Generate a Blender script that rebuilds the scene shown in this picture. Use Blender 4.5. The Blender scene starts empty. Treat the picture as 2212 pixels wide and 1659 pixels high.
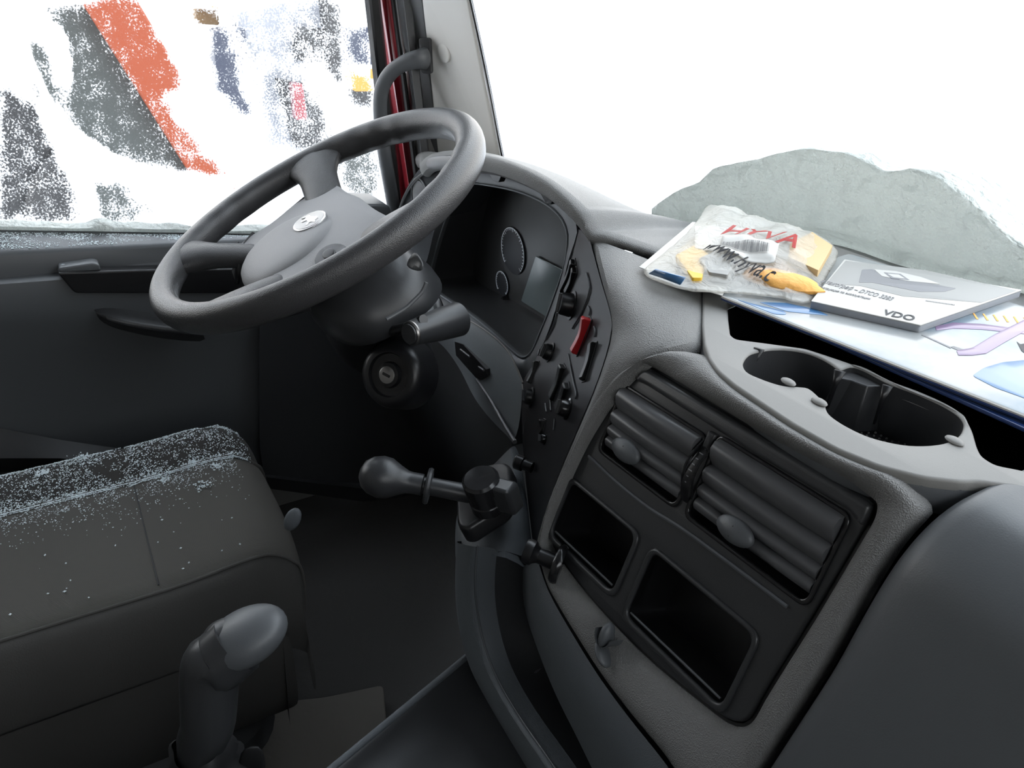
import bpy, bmesh, math, random
import numpy as np
from mathutils import Vector as V, Matrix, noise as mnoise
random.seed(7)
S = bpy.context.scene
COL = S.collection
# ------------------------------------------------------------------ camera
FPX, W, H = 1750.0, 2212, 1659
hd, pt = math.radians(61), math.radians(28)
CF = V((-math.sin(hd)*math.cos(pt), math.cos(hd)*math.cos(pt), -math.sin(pt)))
CR = V((math.cos(hd), math.sin(hd), 0)); CU = CR.cross(CF)
CO = V((.405, -.277, 1.092))
cam = bpy.data.cameras.new('camera'); cam.sensor_width = 36; cam.lens = FPX/W*36; cam.clip_start = .02
co = bpy.data.objects.new('camera', cam); COL.objects.link(co)
mt = Matrix((CR, CU, -CF)).transposed().to_4x4(); mt.translation = CO; co.matrix_world = mt
S.camera = co
# ------------------------------------------------------------------ world: bright overcast winter sky
w = bpy.data.worlds.new('sky'); S.world = w; w.use_nodes = True
nt = w.node_tree; bg = nt.nodes['Background']
tc = nt.nodes.new('ShaderNodeTexCoord'); sp = nt.nodes.new('ShaderNodeSeparateXYZ'); rp = nt.nodes.new('ShaderNodeValToRGB')
nt.links.new(tc.outputs['Generated'], sp.inputs[0]); nt.links.new(sp.outputs['Z'], rp.inputs[0]); nt.links.new(rp.outputs[0], bg.inputs[0])
rp.color_ramp.elements[0].position = 0.0; rp.color_ramp.elements[0].color = (1, .97, .92, 1)
rp.color_ramp.elements[1].position = .8; rp.color_ramp.elements[1].color = (.80, .90, 1, 1)
bg.inputs[1].default_value = 4.2
S.view_settings.view_transform = 'Standard'; S.view_settings.look = 'None'; S.view_settings.gamma = 1
S.view_settings.use_curve_mapping = False
S.view_settings.exposure = 0.0
S.cycles.max_bounces = 7; S.cycles.diffuse_bounces = 4; S.cycles.glossy_bounces = 3; S.cycles.transmission_bounces = 4
S.cycles.transparent_max_bounces = 12; S.cycles.caustics_reflective = False; S.cycles.caustics_refractive = False
S.cycles.sample_clamp_indirect = 6

# ------------------------------------------------------------------ helpers
def P(px, py, x=None, y=None, z=None, pl=None):
    d = CF*FPX + CR*(px-W/2) + CU*(H/2-py)
    if x is not None: t = (x-CO.x)/d.x
    elif y is not None: t = (y-CO.y)/d.y
    elif z is not None: t = (z-CO.z)/d.z
    else: t = (pl.o-CO).dot(pl.n)/d.dot(pl.n)
    return CO + d*t
class Fr:
    """a flat working plane: origin o, in-plane axes u and v, normal n towards the viewer"""
    def __init__(s, o, u, v=None, n=None):
        s.o = V(o); s.u = V(u).normalized()
        if v is not None:
            v = V(v); s.v = (v - s.u*v.dot(s.u)).normalized(); s.n = s.v.cross(s.u)
            if s.n.dot(CO-s.o) < 0: s.n = -s.n
        else:
            s.n = V(n).normalized(); s.u = (s.u - s.n*s.u.dot(s.n)).normalized(); s.v = s.n.cross(s.u)
    def pt(s, a, b, c=0): return s.o + s.u*a + s.v*b + s.n*c
    def uv(s, px, py, c=0):
        q = Fr0(s, c); d = P(px, py, pl=q) - s.o
        return (d.dot(s.u), d.dot(s.v))
class Fr0:
    def __init__(s, fr, c): s.o = fr.o + fr.n*c; s.n = fr.n
def off(o):
    r = V((0, 0, 0))
    while o: r = r + o.location; o = o.parent
    return r
def link(o, parent=None):
    COL.objects.link(o)
    if parent: o.parent = parent
    return o
def tag(o, label=None, cat=None, group=None, kind=None):
    if label: o['label'] = label
    if cat: o['category'] = cat
    if group: o['group'] = group
    if kind: o['kind'] = kind
    return o
def thing(name, loc, label=None, cat=None, group=None, kind=None):
    o = bpy.data.objects.new(name, None); o.empty_display_size = .05; o.location = loc; link(o)
    return tag(o, label, cat, group, kind)
def cat_rom(pts, n=6, closed=False):
    pts = [V(p) for p in pts]; m = len(pts); out = []
    rng = range(m) if closed else range(m-1)
    for i in rng:
        if closed: a, b, c, d = pts[i-1], pts[i], pts[(i+1) % m], pts[(i+2) % m]
        else: a, b, c, d = pts[max(i-1, 0)], pts[i], pts[i+1], pts[min(i+2, m-1)]
        for k in range(n):
            t = k/n
            out.append(.5*((2*b)+(c-a)*t+(2*a-5*b+4*c-d)*t*t+(3*b-a-3*c+d)*t**3))
    if not closed: out.append(pts[-1].copy())
    return out
def resample(pts, n, closed=False):
    pts = [V(p) for p in pts]
    if closed: pts = pts + [pts[0]]
    L = [0]
    for a, b in zip(pts, pts[1:]): L.append(L[-1]+(b-a).length)
    out = []; j = 0
    for k in range(n):
        s = L[-1]*k/(n if closed else n-1)
        while j < len(L)-2 and L[j+1] < s: j += 1
        t = (s-L[j])/max(L[j+1]-L[j], 1e-9)
        out.append(pts[j].lerp(pts[j+1], min(t, 1)))
    return out
def rnd(pts, r, n=5):
    """round the corners of a closed 2-D polygon"""
    pts = [V((p[0], p[1])) for p in pts]; out = []; m = len(pts)
    for i in range(m):
        a, b, c = pts[i-1], pts[i], pts[(i+1) % m]
        rr = r[i] if isinstance(r, (list, tuple)) else r
        e1 = (a-b); e2 = (c-b); q = min(rr, e1.length*.48, e2.length*.48)
        p0 = b+e1.normalized()*q; p2 = b+e2.normalized()*q
        for k in range(n+1):
            t = k/n; out.append(p0*(1-t)**2+b*2*t*(1-t)+p2*t*t)
    return out
def rrect(a0, b0, a1, b1, r, n=5): return rnd([(a0, b0), (a1, b0), (a1, b1), (a0, b1)], r, n)
def circ(cx, cy, r, n=28, ry=None): return [V((cx+r*math.cos(2*math.pi*k/n), cy+(ry or r)*math.sin(2*math.pi*k/n))) for k in range(n)]
class M:
    def __init__(s): s.v = []; s.f = []
    def add(s, v, f):
        b = len(s.v); s.v += [V(p) for p in v]; s.f += [[i+b for i in q] for q in f]; return s
    def loft(s, rows, closed=False, cap=False, wrap=False):
        n = len(rows[0]); f = []
        R = len(rows)
        for i in range(R if wrap else R-1):
            i2 = (i+1) % R
            for j in range(n if closed else n-1):
                j2 = (j+1) % n; f.append([i*n+j, i*n+j2, i2*n+j2, i2*n+j])
        if cap == 'end': f += [[(R-1)*n+j for j in range(n)]]
        elif cap: f += [list(range(n))[::-1], [(R-1)*n+j for j in range(n)]]
        return s.add([p for r in rows for p in r], f)
    def tube(s, path, r, seg=14, cap=True, closed=False, flat=None, up=None):
        path = [V(p) for p in path]; n = len(path); rows = []; prev = None
        for i, p in enumerate(path):
            a = path[(i-1) % n] if closed or i > 0 else p
            b = path[(i+1) % n] if closed or i < n-1 else p
            t = (b-a).normalized()
            if prev is None:
                x = V(up) if up else (V((0, 0, 1)) if abs(t.z) < .9 else V((1, 0, 0)))
            else: x = prev
            x = (x-t*x.dot(t)).normalized(); prev = x; y = t.cross(x)
            rr = r[i] if isinstance(r, (list, tuple)) else r
            ra, rb = rr if isinstance(rr, (list, tuple)) else (rr, rr*(flat or 1))
            rows.append([p+x*ra*math.cos(2*math.pi*k/seg)+y*rb*math.sin(2*math.pi*k/seg) for k in range(seg)])
        return s.loft(rows, closed=True, cap=cap and not closed, wrap=closed)
    def lathe(s, o, ax, prof, seg=24, cap=True):
        o = V(o); ax = V(ax).normalized(); x = V((0, 0, 1)) if abs(ax.z) < .9 else V((1, 0, 0))
        x = (x-ax*x.dot(ax)).normalized(); y = ax.cross(x)
        return s.loft([[o+ax*h+(x*math.cos(2*math.pi*k/seg)+y*math.sin(2*math.pi*k/seg))*max(r, 1e-5) for k in range(seg)] for h, r in prof], closed=True, cap=cap)
    def box(s, c, a, b, d):
        c, a, b, d = V(c), V(a), V(b), V(d)
        v = [c+a*i+b*j+d*k for i in (-1, 1) for j in (-1, 1) for k in (-1, 1)]
        return s.add(v, [[0, 1, 3, 2], [4, 6, 7, 5], [0, 4, 5, 1], [2, 3, 7, 6], [0, 2, 6, 4], [1, 5, 7, 3]])
    def prism(s, loop, vec):
        loop = [V(p) for p in loop]; vec = V(vec); n = len(loop)
        return s.add(loop+[p+vec for p in loop], [list(range(n)), [n+i for i in range(n)][::-1]]+[[i, (i+1) % n, n+(i+1) % n, n+i] for i in range(n)])
    def ell(s, c, a, b, d, seg=20, rings=12):
        c, a, b, d = V(c), V(a), V(b), V(d); rows = []
        for i in range(rings+1):
            th = math.pi*i/rings; th = min(max(th, .02), math.pi-.02)
            rows.append([c+d*math.cos(th)+(a*math.cos(2*math.pi*k/seg)+b*math.sin(2*math.pi*k/seg))*math.sin(th) for k in range(seg)])
        return s.loft(rows, closed=True, cap=True)
    def plate(s, fr, outer, holes=(), t0=0., t1=.002, bev=.0008, res=3):
        """flat plate with holes in plane fr between heights t0 and t1 along its normal"""
        cu = bpy.data.curves.new('c', 'CURVE'); cu.dimensions = '2D'; cu.fill_mode = 'BOTH'
        for lp in [outer]+list(holes):
            sp_ = cu.splines.new('POLY'); sp_.points.add(len(lp)-1); sp_.use_cyclic_u = True
            for q, p in zip(sp_.points, lp): q.co = (p[0], p[1], 0, 1)
        h = (t1-t0)/2; bev = min(bev, h*.98)
        cu.extrude = h-bev; cu.bevel_depth = bev; cu.bevel_resolution = res; cu.offset = -bev
        ob = bpy.data.objects.new('c', cu); COL.objects.link(ob)
        me = bpy.data.meshes.new_from_object(ob.evaluated_get(bpy.context.evaluated_depsgraph_get()))
        s.add([fr.pt(q.co.x, q.co.y, q.co.z+(t0+t1)/2) for q in me.vertices], [list(q.vertices) for q in me.polygons])
        bpy.data.objects.remove(ob); bpy.data.curves.remove(cu); bpy.data.meshes.remove(me)
        return s
    def text(s, fr, body, a, b, width, height=None, thick=.0002, up=-1, ang=0, shear=0, bold=0):
        """raised lettering: baseline start (a, b) in plane fr, running along u turned by ang; up = sign of v for 'up'"""
        cu = bpy.data.curves.new('t', 'FONT'); cu.body = body; cu.extrude = thick; cu.shear = shear; cu.resolution_u = 3; cu.offset = bold
        ob = bpy.data.objects.new('t', cu); COL.objects.link(ob)
        me = bpy.data.meshes.new_from_object(ob.evaluated_get(bpy.context.evaluated_depsgraph_get()))
        xs = [q.co.x for q in me.vertices] or [0, 1]; k = width/(max(xs)-min(xs)); x0 = min(xs)
        hh = max(q.co.y for q in me.vertices); kh = height/hh if height else k
        ca, sa = math.cos(ang), math.sin(ang)
        out = []
        for q in me.vertices:
            X, Y = (q.co.x-x0)*k, q.co.y*kh*up
            out.append(fr.pt(a+X*ca-Y*sa, b+X*sa+Y*ca, q.co.z+thick*.5))
        s.add(out, [list(q.vertices) for q in me.polygons])
        bpy.data.objects.remove(ob); bpy.data.curves.remove(cu); bpy.data.meshes.remove(me)
        return s
    def build(s, name, mat, parent=None, bev=0, sub=0, solid=0, soff=0, ang=40, seg=2, weld=True, smooth=True):
        o_ = off(parent) if parent else V((0, 0, 0)); loc = V((0, 0, 0))
        if parent is None and s.v:
            loc = sum(s.v, V((0, 0, 0)))/len(s.v); loc.z = min(p.z for p in s.v); o_ = loc
        me = bpy.data.meshes.new(name); me.from_pydata([tuple(p-o_) for p in s.v], [], s.f)
        bm = bmesh.new(); bm.from_mesh(me)
        if weld: bmesh.ops.remove_doubles(bm, verts=bm.verts, dist=1e-6)
        bmesh.ops.recalc_face_normals(bm, faces=bm.faces); bm.to_mesh(me); bm.free()
        if smooth:
            for p in me.polygons: p.use_smooth = True
            me.set_sharp_from_angle(angle=math.radians(ang))
        me.materials.append(mat)
        o = bpy.data.objects.new(name, me); o.location = loc; link(o, parent)
        if solid:
            m = o.modifiers.new('s', 'SOLIDIFY'); m.thickness = solid; m.offset = soff
        if bev:
            m = o.modifiers.new('b', 'BEVEL'); m.width = bev; m.segments = seg; m.limit_method = 'ANGLE'; m.angle_limit = math.radians(35)
            m.harden_normals = False
        if sub:
            m = o.modifiers.new('u', 'SUBSURF'); m.levels = sub; m.render_levels = sub
        return o
# ------------------------------------------------------------------ materials
def mat(name, col, rough=.5, bump=None, metal=0, spec=.5, coat=0, var=None):
    m = bpy.data.materials.new(name); m.use_nodes = True; n = m.node_tree; b = n.nodes['Principled BSDF']
    b.inputs['Base Color'].default_value = (*col, 1); b.inputs['Roughness'].default_value = rough
    b.inputs['Metallic'].default_value = metal; b.inputs['Specular IOR Level'].default_value = spec
    if coat: b.inputs['Coat Weight'].default_value = coat; b.inputs['Coat Roughness'].default_value = .08
    tc = n.nodes.new('ShaderNodeTexCoord')
    if bump:
        sc, st, kind = bump if len(bump) == 3 else (*bump, 'N')
        if kind == 'N':
            t = n.nodes.new('ShaderNodeTexNoise'); t.inputs['Scale'].default_value = sc; t.inputs['Detail'].default_value = 3; out = t.outputs[0]
        elif kind == 'V':
            t = n.nodes.new('ShaderNodeTexVoronoi'); t.inputs['Scale'].default_value = sc; out = t.outputs[0]
        else:
            t = n.nodes.new('ShaderNodeTexWave'); t.inputs['Scale'].default_value = sc; t.bands_direction = kind; out = t.outputs[1]
        n.links.new(tc.outputs['Object'], t.inputs[0])
        bp = n.nodes.new('ShaderNodeBump'); bp.inputs['Strength'].default_value = 1; bp.inputs['Distance'].default_value = st
        n.links.new(out, bp.inputs['Height']); n.links.new(bp.outputs[0], b.inputs['Normal'])
    if var:
        sc, c2, lo, hi = var
        t = n.nodes.new('ShaderNodeTexNoise'); t.inputs['Scale'].default_value = sc; t.inputs['Detail'].default_value = 5
        n.links.new(tc.outputs['Object'], t.inputs[0])
        r = n.nodes.new('ShaderNodeValToRGB'); r.color_ramp.elements[0].position = lo; r.color_ramp.elements[1].position = hi
        r.color_ramp.elements[0].color = (*col, 1); r.color_ramp.elements[1].color = (*c2, 1)
        n.links.new(t.outputs[0], r.inputs[0]); n.links.new(r.outputs[0], b.inputs['Base Color'])
    return m
DASH = mat('dash plastic', (.168, .167, .163), .50, (900, .0006, 'V'))  # paler than the lower dash, glare and window light mixed into the colour
DASHS = mat('smooth dash plastic', (.085, .090, .096), .42, (900, .00008))  # kept darker than the dash top, shade of the low parts in the colour
TRAY = mat('tray plastic', (.21, .205, .195), .55, (1500, .0001))
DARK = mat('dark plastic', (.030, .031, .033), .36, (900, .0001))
PODM = mat('matt plastic', (.035, .038, .042), .85, spec=.15)
SWP = mat('switch panel plastic', (.016, .016, .018), .42, spec=.35)
APR = mat('cluster apron plastic', (.17, .185, .20), .5, (1200, .0002, 'V'))
SLAT = mat('lit vent plastic', (.085, .086, .09), .32)  # dark plastic made paler, highlight of the slat tops put in the colour
BLACK = mat('black plastic', (.008, .008, .009), .35)
GLOSS = mat('glossy black plastic', (.012, .012, .013), .18)
LEATH = mat('wheel leather', (.045, .045, .047), .32, (900, .00028, 'V'))
HUBM = mat('airbag cover plastic', (.27, .27, .275), .5, (1100, .00018, 'V'))
GREYP = mat('grey console plastic', (.10, .11, .12), .5, (1200, .0002, 'V'))
MATM = mat('worn floor mat', (.13, .118, .105), .85, (60, .001))
FOOT = mat('rubber mat', (.045, .043, .041), .8, (60, .001))
LINER = mat('cab liner', (.17, .167, .16), .9)
PILL = mat('pillar trim', (.70, .68, .64), .6, (900, .0001))
PILLD = mat('shaded pillar trim', (.045, .045, .047), .6, (900, .0001))
SEAL = mat('rubber seal', (.012, .012, .013), .6)
RED = mat('red body paint', (.20, .012, .02), .25, coat=.6)
REDSW = mat('red switch plastic', (.55, .02, .025), .3)
CLOTH = mat('seat cloth', (.105, .098, .088), .9, (300, .0012, 'X'))
CLOTHD = mat('seat side cloth', (.042, .040, .037), .95, (500, .0004))
VELOUR = mat('seat velour', (.03, .028, .026), 1, (900, .001))
PIPING = mat('seat piping', (.055, .052, .048), .8)
SILVER = mat('satin metal', (.6, .6, .6), .25, metal=1)
CHROME = mat('grey metal', (.35, .34, .33), .35, metal=1)
LCD = mat('display glass', (.13, .16, .165), .25)
DIAL = mat('dial print', (.9, .95, 1), .6)
DIALF = mat('dial face', (.02, .023, .03), .5)
PAPER = mat('white paper', (.50, .488, .46), .6, coat=.15)
PAGES = mat('page edges', (.42, .44, .48), .8, (600, .0004, 'Z'))
INK = mat('black print', (.03, .03, .035), .6)
GREYINK = mat('grey print', (.20, .20, .21), .5)
LGREY = mat('light grey print', (.30, .297, .285), .5)
BLUE = mat('blue print', (.05, .16, .34), .3, coat=.4)
NAVY = mat('navy cover', (.015, .035, .12), .25, coat=.5)
PALE = mat('pale blue cover', (.13, .19, .24), .25, coat=.3, var=(9, (.30, .31, .31), .42, .58))
PURPLE = mat('violet print', (.20, .13, .24), .35, coat=.4)
YEL = mat('yellow card', (.75, .45, .03), .5)
YEL2 = mat('orange rubber', (.85, .42, .10), .6, (90, .002))
BEIGE = mat('kraft card', (.62, .45, .24), .7)
REDINK = mat('red print', (.65, .06, .05), .4)
def trans_mat(name, col, tr, alpha, rough=.3, gloss=.08, tsc=None, lo=.4, hi=.6, a2=None):
    m = bpy.data.materials.new(name); m.use_nodes = True; n = m.node_tree; n.nodes.remove(n.nodes['Principled BSDF'])
    out = n.nodes['Material Output']
    d = n.nodes.new('ShaderNodeBsdfDiffuse'); d.inputs[0].default_value = (*col, 1)
    t = n.nodes.new('ShaderNodeBsdfTranslucent'); t.inputs[0].default_value = (*col, 1)
    mx = n.nodes.new('ShaderNodeMixShader'); mx.inputs[0].default_value = tr; n.links.new(d.outputs[0], mx.inputs[1]); n.links.new(t.outputs[0], mx.inputs[2])
    g = n.nodes.new('ShaderNodeBsdfGlossy'); g.inputs['Roughness'].default_value = rough
    m2 = n.nodes.new('ShaderNodeMixShader'); m2.inputs[0].default_value = gloss; n.links.new(mx.outputs[0], m2.inputs[1]); n.links.new(g.outputs[0], m2.inputs[2])
    tp = n.nodes.new('ShaderNodeBsdfTransparent')
    m3 = n.nodes.new('ShaderNodeMixShader'); m3.inputs[0].default_value = alpha; n.links.new(tp.outputs[0], m3.inputs[1]); n.links.new(m2.outputs[0], m3.inputs[2])
    n.links.new(m3.outputs[0], out.inputs[0])
    return m, n, m3
SNOW, _, _ = trans_mat('snow', (.90, .93, .90), .36, 1, gloss=0)
n_ = SNOW.node_tree; tcn = n_.nodes.new('ShaderNodeTexCoord'); ns = n_.nodes.new('ShaderNodeTexNoise'); ns.inputs['Scale'].default_value = 30; ns.inputs['Detail'].default_value = 8
bpn = n_.nodes.new('ShaderNodeBump'); bpn.inputs['Distance'].default_value = .05; n_.links.new(tcn.outputs['Object'], ns.inputs[0]); n_.links.new(ns.outputs[0], bpn.inputs['Height'])
for q in n_.nodes:
    if q.bl_idname in ('ShaderNodeBsdfDiffuse', 'ShaderNodeBsdfTranslucent'): n_.links.new(bpn.outputs[0], q.inputs['Normal'])
GSNOW = mat('ground snow', (.9, .91, .93), .8)
FLAKE, _, _ = trans_mat('snow crystals', (.85, .92, .95), .3, 1, gloss=.05)
# glass: mostly clear with a weak mirror image
GLASS, gn, gm = trans_mat('window glass', (.9, .95, .93), .3, .015, gloss=.5)
POLY, pn, pm = trans_mat('clear polythene', (.92, .90, .84), .40, .46, rough=.22, gloss=.14)
n_ = POLY.node_tree; tcn = n_.nodes.new('ShaderNodeTexCoord'); ns = n_.nodes.new('ShaderNodeTexNoise'); ns.inputs['Scale'].default_value = 55; ns.inputs['Detail'].default_value = 3; ns.inputs['Distortion'].default_value = 1.5
bpn = n_.nodes.new('ShaderNodeBump'); bpn.inputs['Distance'].default_value = .008; n_.links.new(tcn.outputs['Object'], ns.inputs[0]); n_.links.new(ns.outputs[0], bpn.inputs['Height'])
for q in n_.nodes:
    if q.bl_idname in ('ShaderNodeBsdfDiffuse', 'ShaderNodeBsdfTranslucent', 'ShaderNodeBsdfGlossy'): n_.links.new(bpn.outputs[0], q.inputs['Normal'])
# ================================================================== SETTING
def struct(o): o['kind'] = 'structure'; return o
def slab(name, x0, x1, y0, y1, z0, z1, m, holes=None):
    q = M(); q.box(((x0+x1)/2, (y0+y1)/2, (z0+z1)/2), ((x1-x0)/2, 0, 0), (0, (y1-y0)/2, 0), (0, 0, (z1-z0)/2))
    return struct(q.build(name, m))
slab('floor', -1.14, 1.14, -1.3, .62, -.04, 0, FOOT)
slab('ceiling', -1.14, 1.14, -1.3, .40, 1.72, 1.76, LINER)
slab('wall_back', -1.14, 1.14, -1.34, -1.3, 0, 1.72, LINER)
slab('wall_front', -1.14, 1.14, .60, .64, 0, .58, DARK)
# passenger door with its window opening (to the right of the camera), kept small to cut the side light
fd2 = Fr((1.14, 0, 0), (0, 1, 0), v=(0, 0, 1))
struct(M().plate(fd2, [(-1.3, 0), (.62, 0), (.62, .72), (.40, 1.72), (-1.3, 1.72)], [rrect(-.75, 1.02, .25, 1.50, .08)], -.05, 0, .002).build('door_2', LINER))
struct(M().plate(fd2, rrect(-.77, 1.00, .27, 1.52, .08), [], -.045, -.040, .0005).build('window_3', GLASS))
# windscreen: base line and top line, curved in plan
E2px = [(1085, 337, .45), (1140, 352, .46), (1200, 375, .465), (1300, 420, .475), (1432, 478, .49), (1600, 500, .525), (1786, 514, .55), (1944, 563, .56), (2100, 595, .565), (2212, 619, .57)]
E2 = [P(a, b, y=c) for a, b, c in E2px]
E2 = [V((-1.09, .38, .735))]+E2+[V((.2, .57, .775)), V((.5, .55, .76)), V((.8, .50, .755)), V((1.0, .44, .75)), V((1.09, .38, .74))]
wb = resample(cat_rom(E2, 5), 46)
wrow = []
for k in range(9):
    t = k/8
    wrow.append([V((p.x*(1-.03*t), p.y-.19*t-.02*t*t+.004, p.z+(1.62-p.z)*t)) for p in wb])
struct(M().loft(wrow).build('window_2', GLASS, solid=.006, soff=0))
wtop = wrow[-1]
struct(M().loft([[p+V((0, 0, -.10)) for p in wtop], [p+V((0, -.06, -.08)) for p in wtop], [V((p.x, .33, 1.73)) for p in wtop], [p+V((0, .05, .1)) for p in wtop], [p+V((0, .02, -.1)) for p in wtop]]).build('trim_2', LINER))
# printed black band along the windscreen's left edge, a row of dots fading inwards
fq = M(); fb_ = M()
left_edge = [P(1017, 0, y=.375), P(1030, 60, y=.388), P(1045, 130, y=.403), P(1062, 215, y=.424), P(1078, 300, y=.442), P(1087, 345, y=.45)]
le = resample(cat_rom(left_edge, 6), 130)
le = [le[0]+(le[0]-le[8])*k/8*1.0 for k in range(48, 0, -1)]+le
fb_.loft([[p+V((-.009, -.0006, 0)) for p in le], [p+V((.0012, -.0006, 0)) for p in le]]).build('trim_7', BLACK, solid=.0008)['kind'] = 'structure'
for i, p in enumerate(le):
    for j, (dx, r) in enumerate(((.0015, .0022), (.0045, .0017), (.0075, .0012), (.010, .0008))):
        c = p+V((dx+.0004, -.001+dx*.1, (.0013 if j % 2 else 0)))
        t = 6
        fq.add([c+V((r*math.cos(2*math.pi*k/t), 0, r*math.sin(2*math.pi*k/t))) for k in range(t)]+[c+V((0, .0006, 0))], [[k, (k+1) % t, t] for k in range(t)]+[list(range(t))])
struct(fq.build('trim_3', BLACK, smooth=False))
# left A-pillar: pale inner trim, an edge coloured dark for the shade of its curve, seals and the painted door frame
def strip(pxs, x=None, y=None):
    return [P(a, b, x=x, y=y) for a, b in pxs]
def vert(name, cols, m, back=V((0, .02, 0)), parent=None, **kw):
    """vertical band: cols = list of (top pixel x, bottom pixel x, world y or x spec) lofted sideways"""
    rows = []
    for (xt, yt, xb, yb, X, Y) in cols:
        a = P(xt, yt, x=X, y=Y[0] if Y else None); b = P(xb, yb, x=X, y=Y[1] if Y else None)
        rows.append([a+(a-b)*1.35, a+(a-b)*.6, a, a.lerp(b, .33), a.lerp(b, .66), b, b+(b-a)*.22])
    return M().loft(rows).build(name, m, parent, solid=.004, soff=-1, **kw)
pil = vert('trim_1', [(893, 0, 932, 345, None, (.345, .405)), (905, 0, 944, 345, None, (.345, .405)), (925, 0, 958, 345, None, (.350, .415)), (940, 0, 972, 345, None, (.356, .424)), (975, 0, 1020, 345, None, (.366, .438)), (1017, 0, 1087, 345, None, (.375, .45))], PILL, sub=1)
struct(pil)
vert('pillar_shaded_edge', [(858, 0, 912, 345, None, (.33, .385)), (880, 0, 925, 345, None, (.335, .392)), (895, 0, 934, 345, None, (.342, .400)), (917, 0, 950, 345, None, (.347, .408))], PILLD, parent=pil, sub=1)
cap = M(); ca0 = P(951, 113, y=.378); ca1 = P(990, 113, y=.390); cc = ca0.lerp(ca1, .42); cn = (ca1-ca0).cross(V((0, -.12, 1))).normalized(); cn = cn if cn.dot(CO-cc) > 0 else -cn
cap.lathe(cc+cn*.0095, cn, [(-.010, .0165), (.0003, .0165), (.0010, .0155), (.0012, .012), (.0012, .0001)]); cap.build('screw_cap', PILL, pil)
# painted frame and seals of the driver's side opening
d1 = thing('door_1', (-1.12, -.3, 0), kind='structure')
vert('door_frame', [(817, 0, 884, 440, -1.175, None), (826, 0, 890, 440, -1.162, None), (836, 0, 897, 440, -1.165, None), (852, 0, 908, 440, -1.158, None)], RED, parent=d1)
vert('door_frame', [(817, 0, 850, 440, -1.18, None), (850, 0, 905, 440, -1.178, None)], RED, parent=d1)
vert('rubber_seal', [(787, -6, 836, 445, -1.150, None), (797, 0, 846, 440, -1.138, None), (803, 0, 852, 440, -1.144, None), (817, 0, 866, 440, -1.140, None), (822, 0, 868, 440, -1.158, None)], SEAL, parent=d1)
vert('rubber_seal', [(848, 0, 905, 440, -1.150, None), (852, 0, 908, 440, -1.142, None), (857, 0, 912, 440, -1.136, None)], SEAL, parent=d1)
vert('frame_trim', [(866, 0, 905, 345, -1.085, None), (872, 0, 912, 345, -1.075, None), (888, 0, 926, 345, -1.075, None), (890, 0, 929, 345, -1.09, None)], CHROME if False else DARK, parent=d1)
# door panel, lofted along the door
def drow(l, r, x, lift=0):
    a = P(0, l, x=x); b = P(400, r, x=x); d = b-a; return [a+d*t+V((0, 0, lift)) for t in (-2.4, -1.5, -.7, 0, .5, 1, 1.5, 2.0)]
rows = [drow(487, 494, -1.17), drow(496, 501, -1.165), drow(499, 504, -1.150), drow(503, 508, -1.146), drow(540, 521, -1.092), drow(547, 526, -1.086), drow(556, 533, -1.083), drow(601, 560, -1.083), drow(603, 566, -1.080), drow(607, 577, -1.062), drow(614, 585, -1.056), drow(650, 632, -1.052), drow(700, 690, -1.056), drow(760, 740, -1.078), drow(900, 850, -1.085)]
rows.append([V((-1.09, p.y, .14)) for p in rows[-1]]); rows.append([V((-1.17, p.y, .12)) for p in rows[-1]])
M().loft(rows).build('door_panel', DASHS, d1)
def pxplate(name, pts, x=None, y=None, z=None, th=.01, m=DARK, parent=None, r=.01, bev=.002, nrm=None, lift=0):
    """a plate whose outline is given in picture points on an axis plane"""
    if x is not None: fr = Fr((x, 0, 0), (0, 1, 0), v=(0, 0, 1))
    elif y is not None: fr = Fr((0, y, 0), (1, 0, 0), v=(0, 0, 1))
    else: fr = Fr((0, 0, z), (1, 0, 0), v=(0, 1, 0))
    q = rnd([fr.uv(a, b) for a, b in pts], r)
    return M().plate(fr, q, [], -th+lift, lift, bev).build(name, m, parent)
pxplate('armrest', [(123, 589), (340, 583), (700, 578), (700, 634), (162, 634)], x=-1.045, th=.03, m=BLACK, parent=d1, r=.006, bev=.003)
pxplate('handle_ledge', [(127, 579), (200, 568), (214, 571), (219, 585), (128, 590)], x=-1.050, th=.03, m=DASHS, parent=d1, r=.004, bev=.003)
pk = M(); pk.loft([[P(200, 668, x=-1.056), P(222, 662, x=-1.056), P(260, 664, x=-1.056), P(330, 676, x=-1.056), P(420, 690, x=-1.056)],
                   [P(206, 672, x=-1.050), P(225, 682, x=-1.036), P(262, 692, x=-1.030), P(335, 704, x=-1.028), P(430, 712, x=-1.028)],
                   [P(208, 676, x=-1.048), P(228, 691, x=-1.030), P(265, 702, x=-1.022), P(340, 716, x=-1.020), P(440, 724, x=-1.020)],
                   [P(212, 690, x=-1.056), P(235, 705, x=-1.056), P(270, 715, x=-1.056), P(345, 732, x=-1.056), P(450, 742, x=-1.056)]])
pk.build('door_pocket', DARK, d1, sub=1)
M().loft([[P(0, 925, x=-1.07), P(130, 950, x=-1.06), P(400, 990, x=-1.06), P(900, 1060, x=-1.06)], [P(0, 990, x=-1.05), P(130, 990, x=-1.03), P(400, 1010, x=-1.03), P(900, 1070, x=-1.03)], [P(0, 1020, x=-1.07), P(130, 1010, x=-1.06), P(400, 1030, x=-1.06), P(900, 1100, x=-1.06)]]).build('lower_pocket', DARK, d1)
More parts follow.
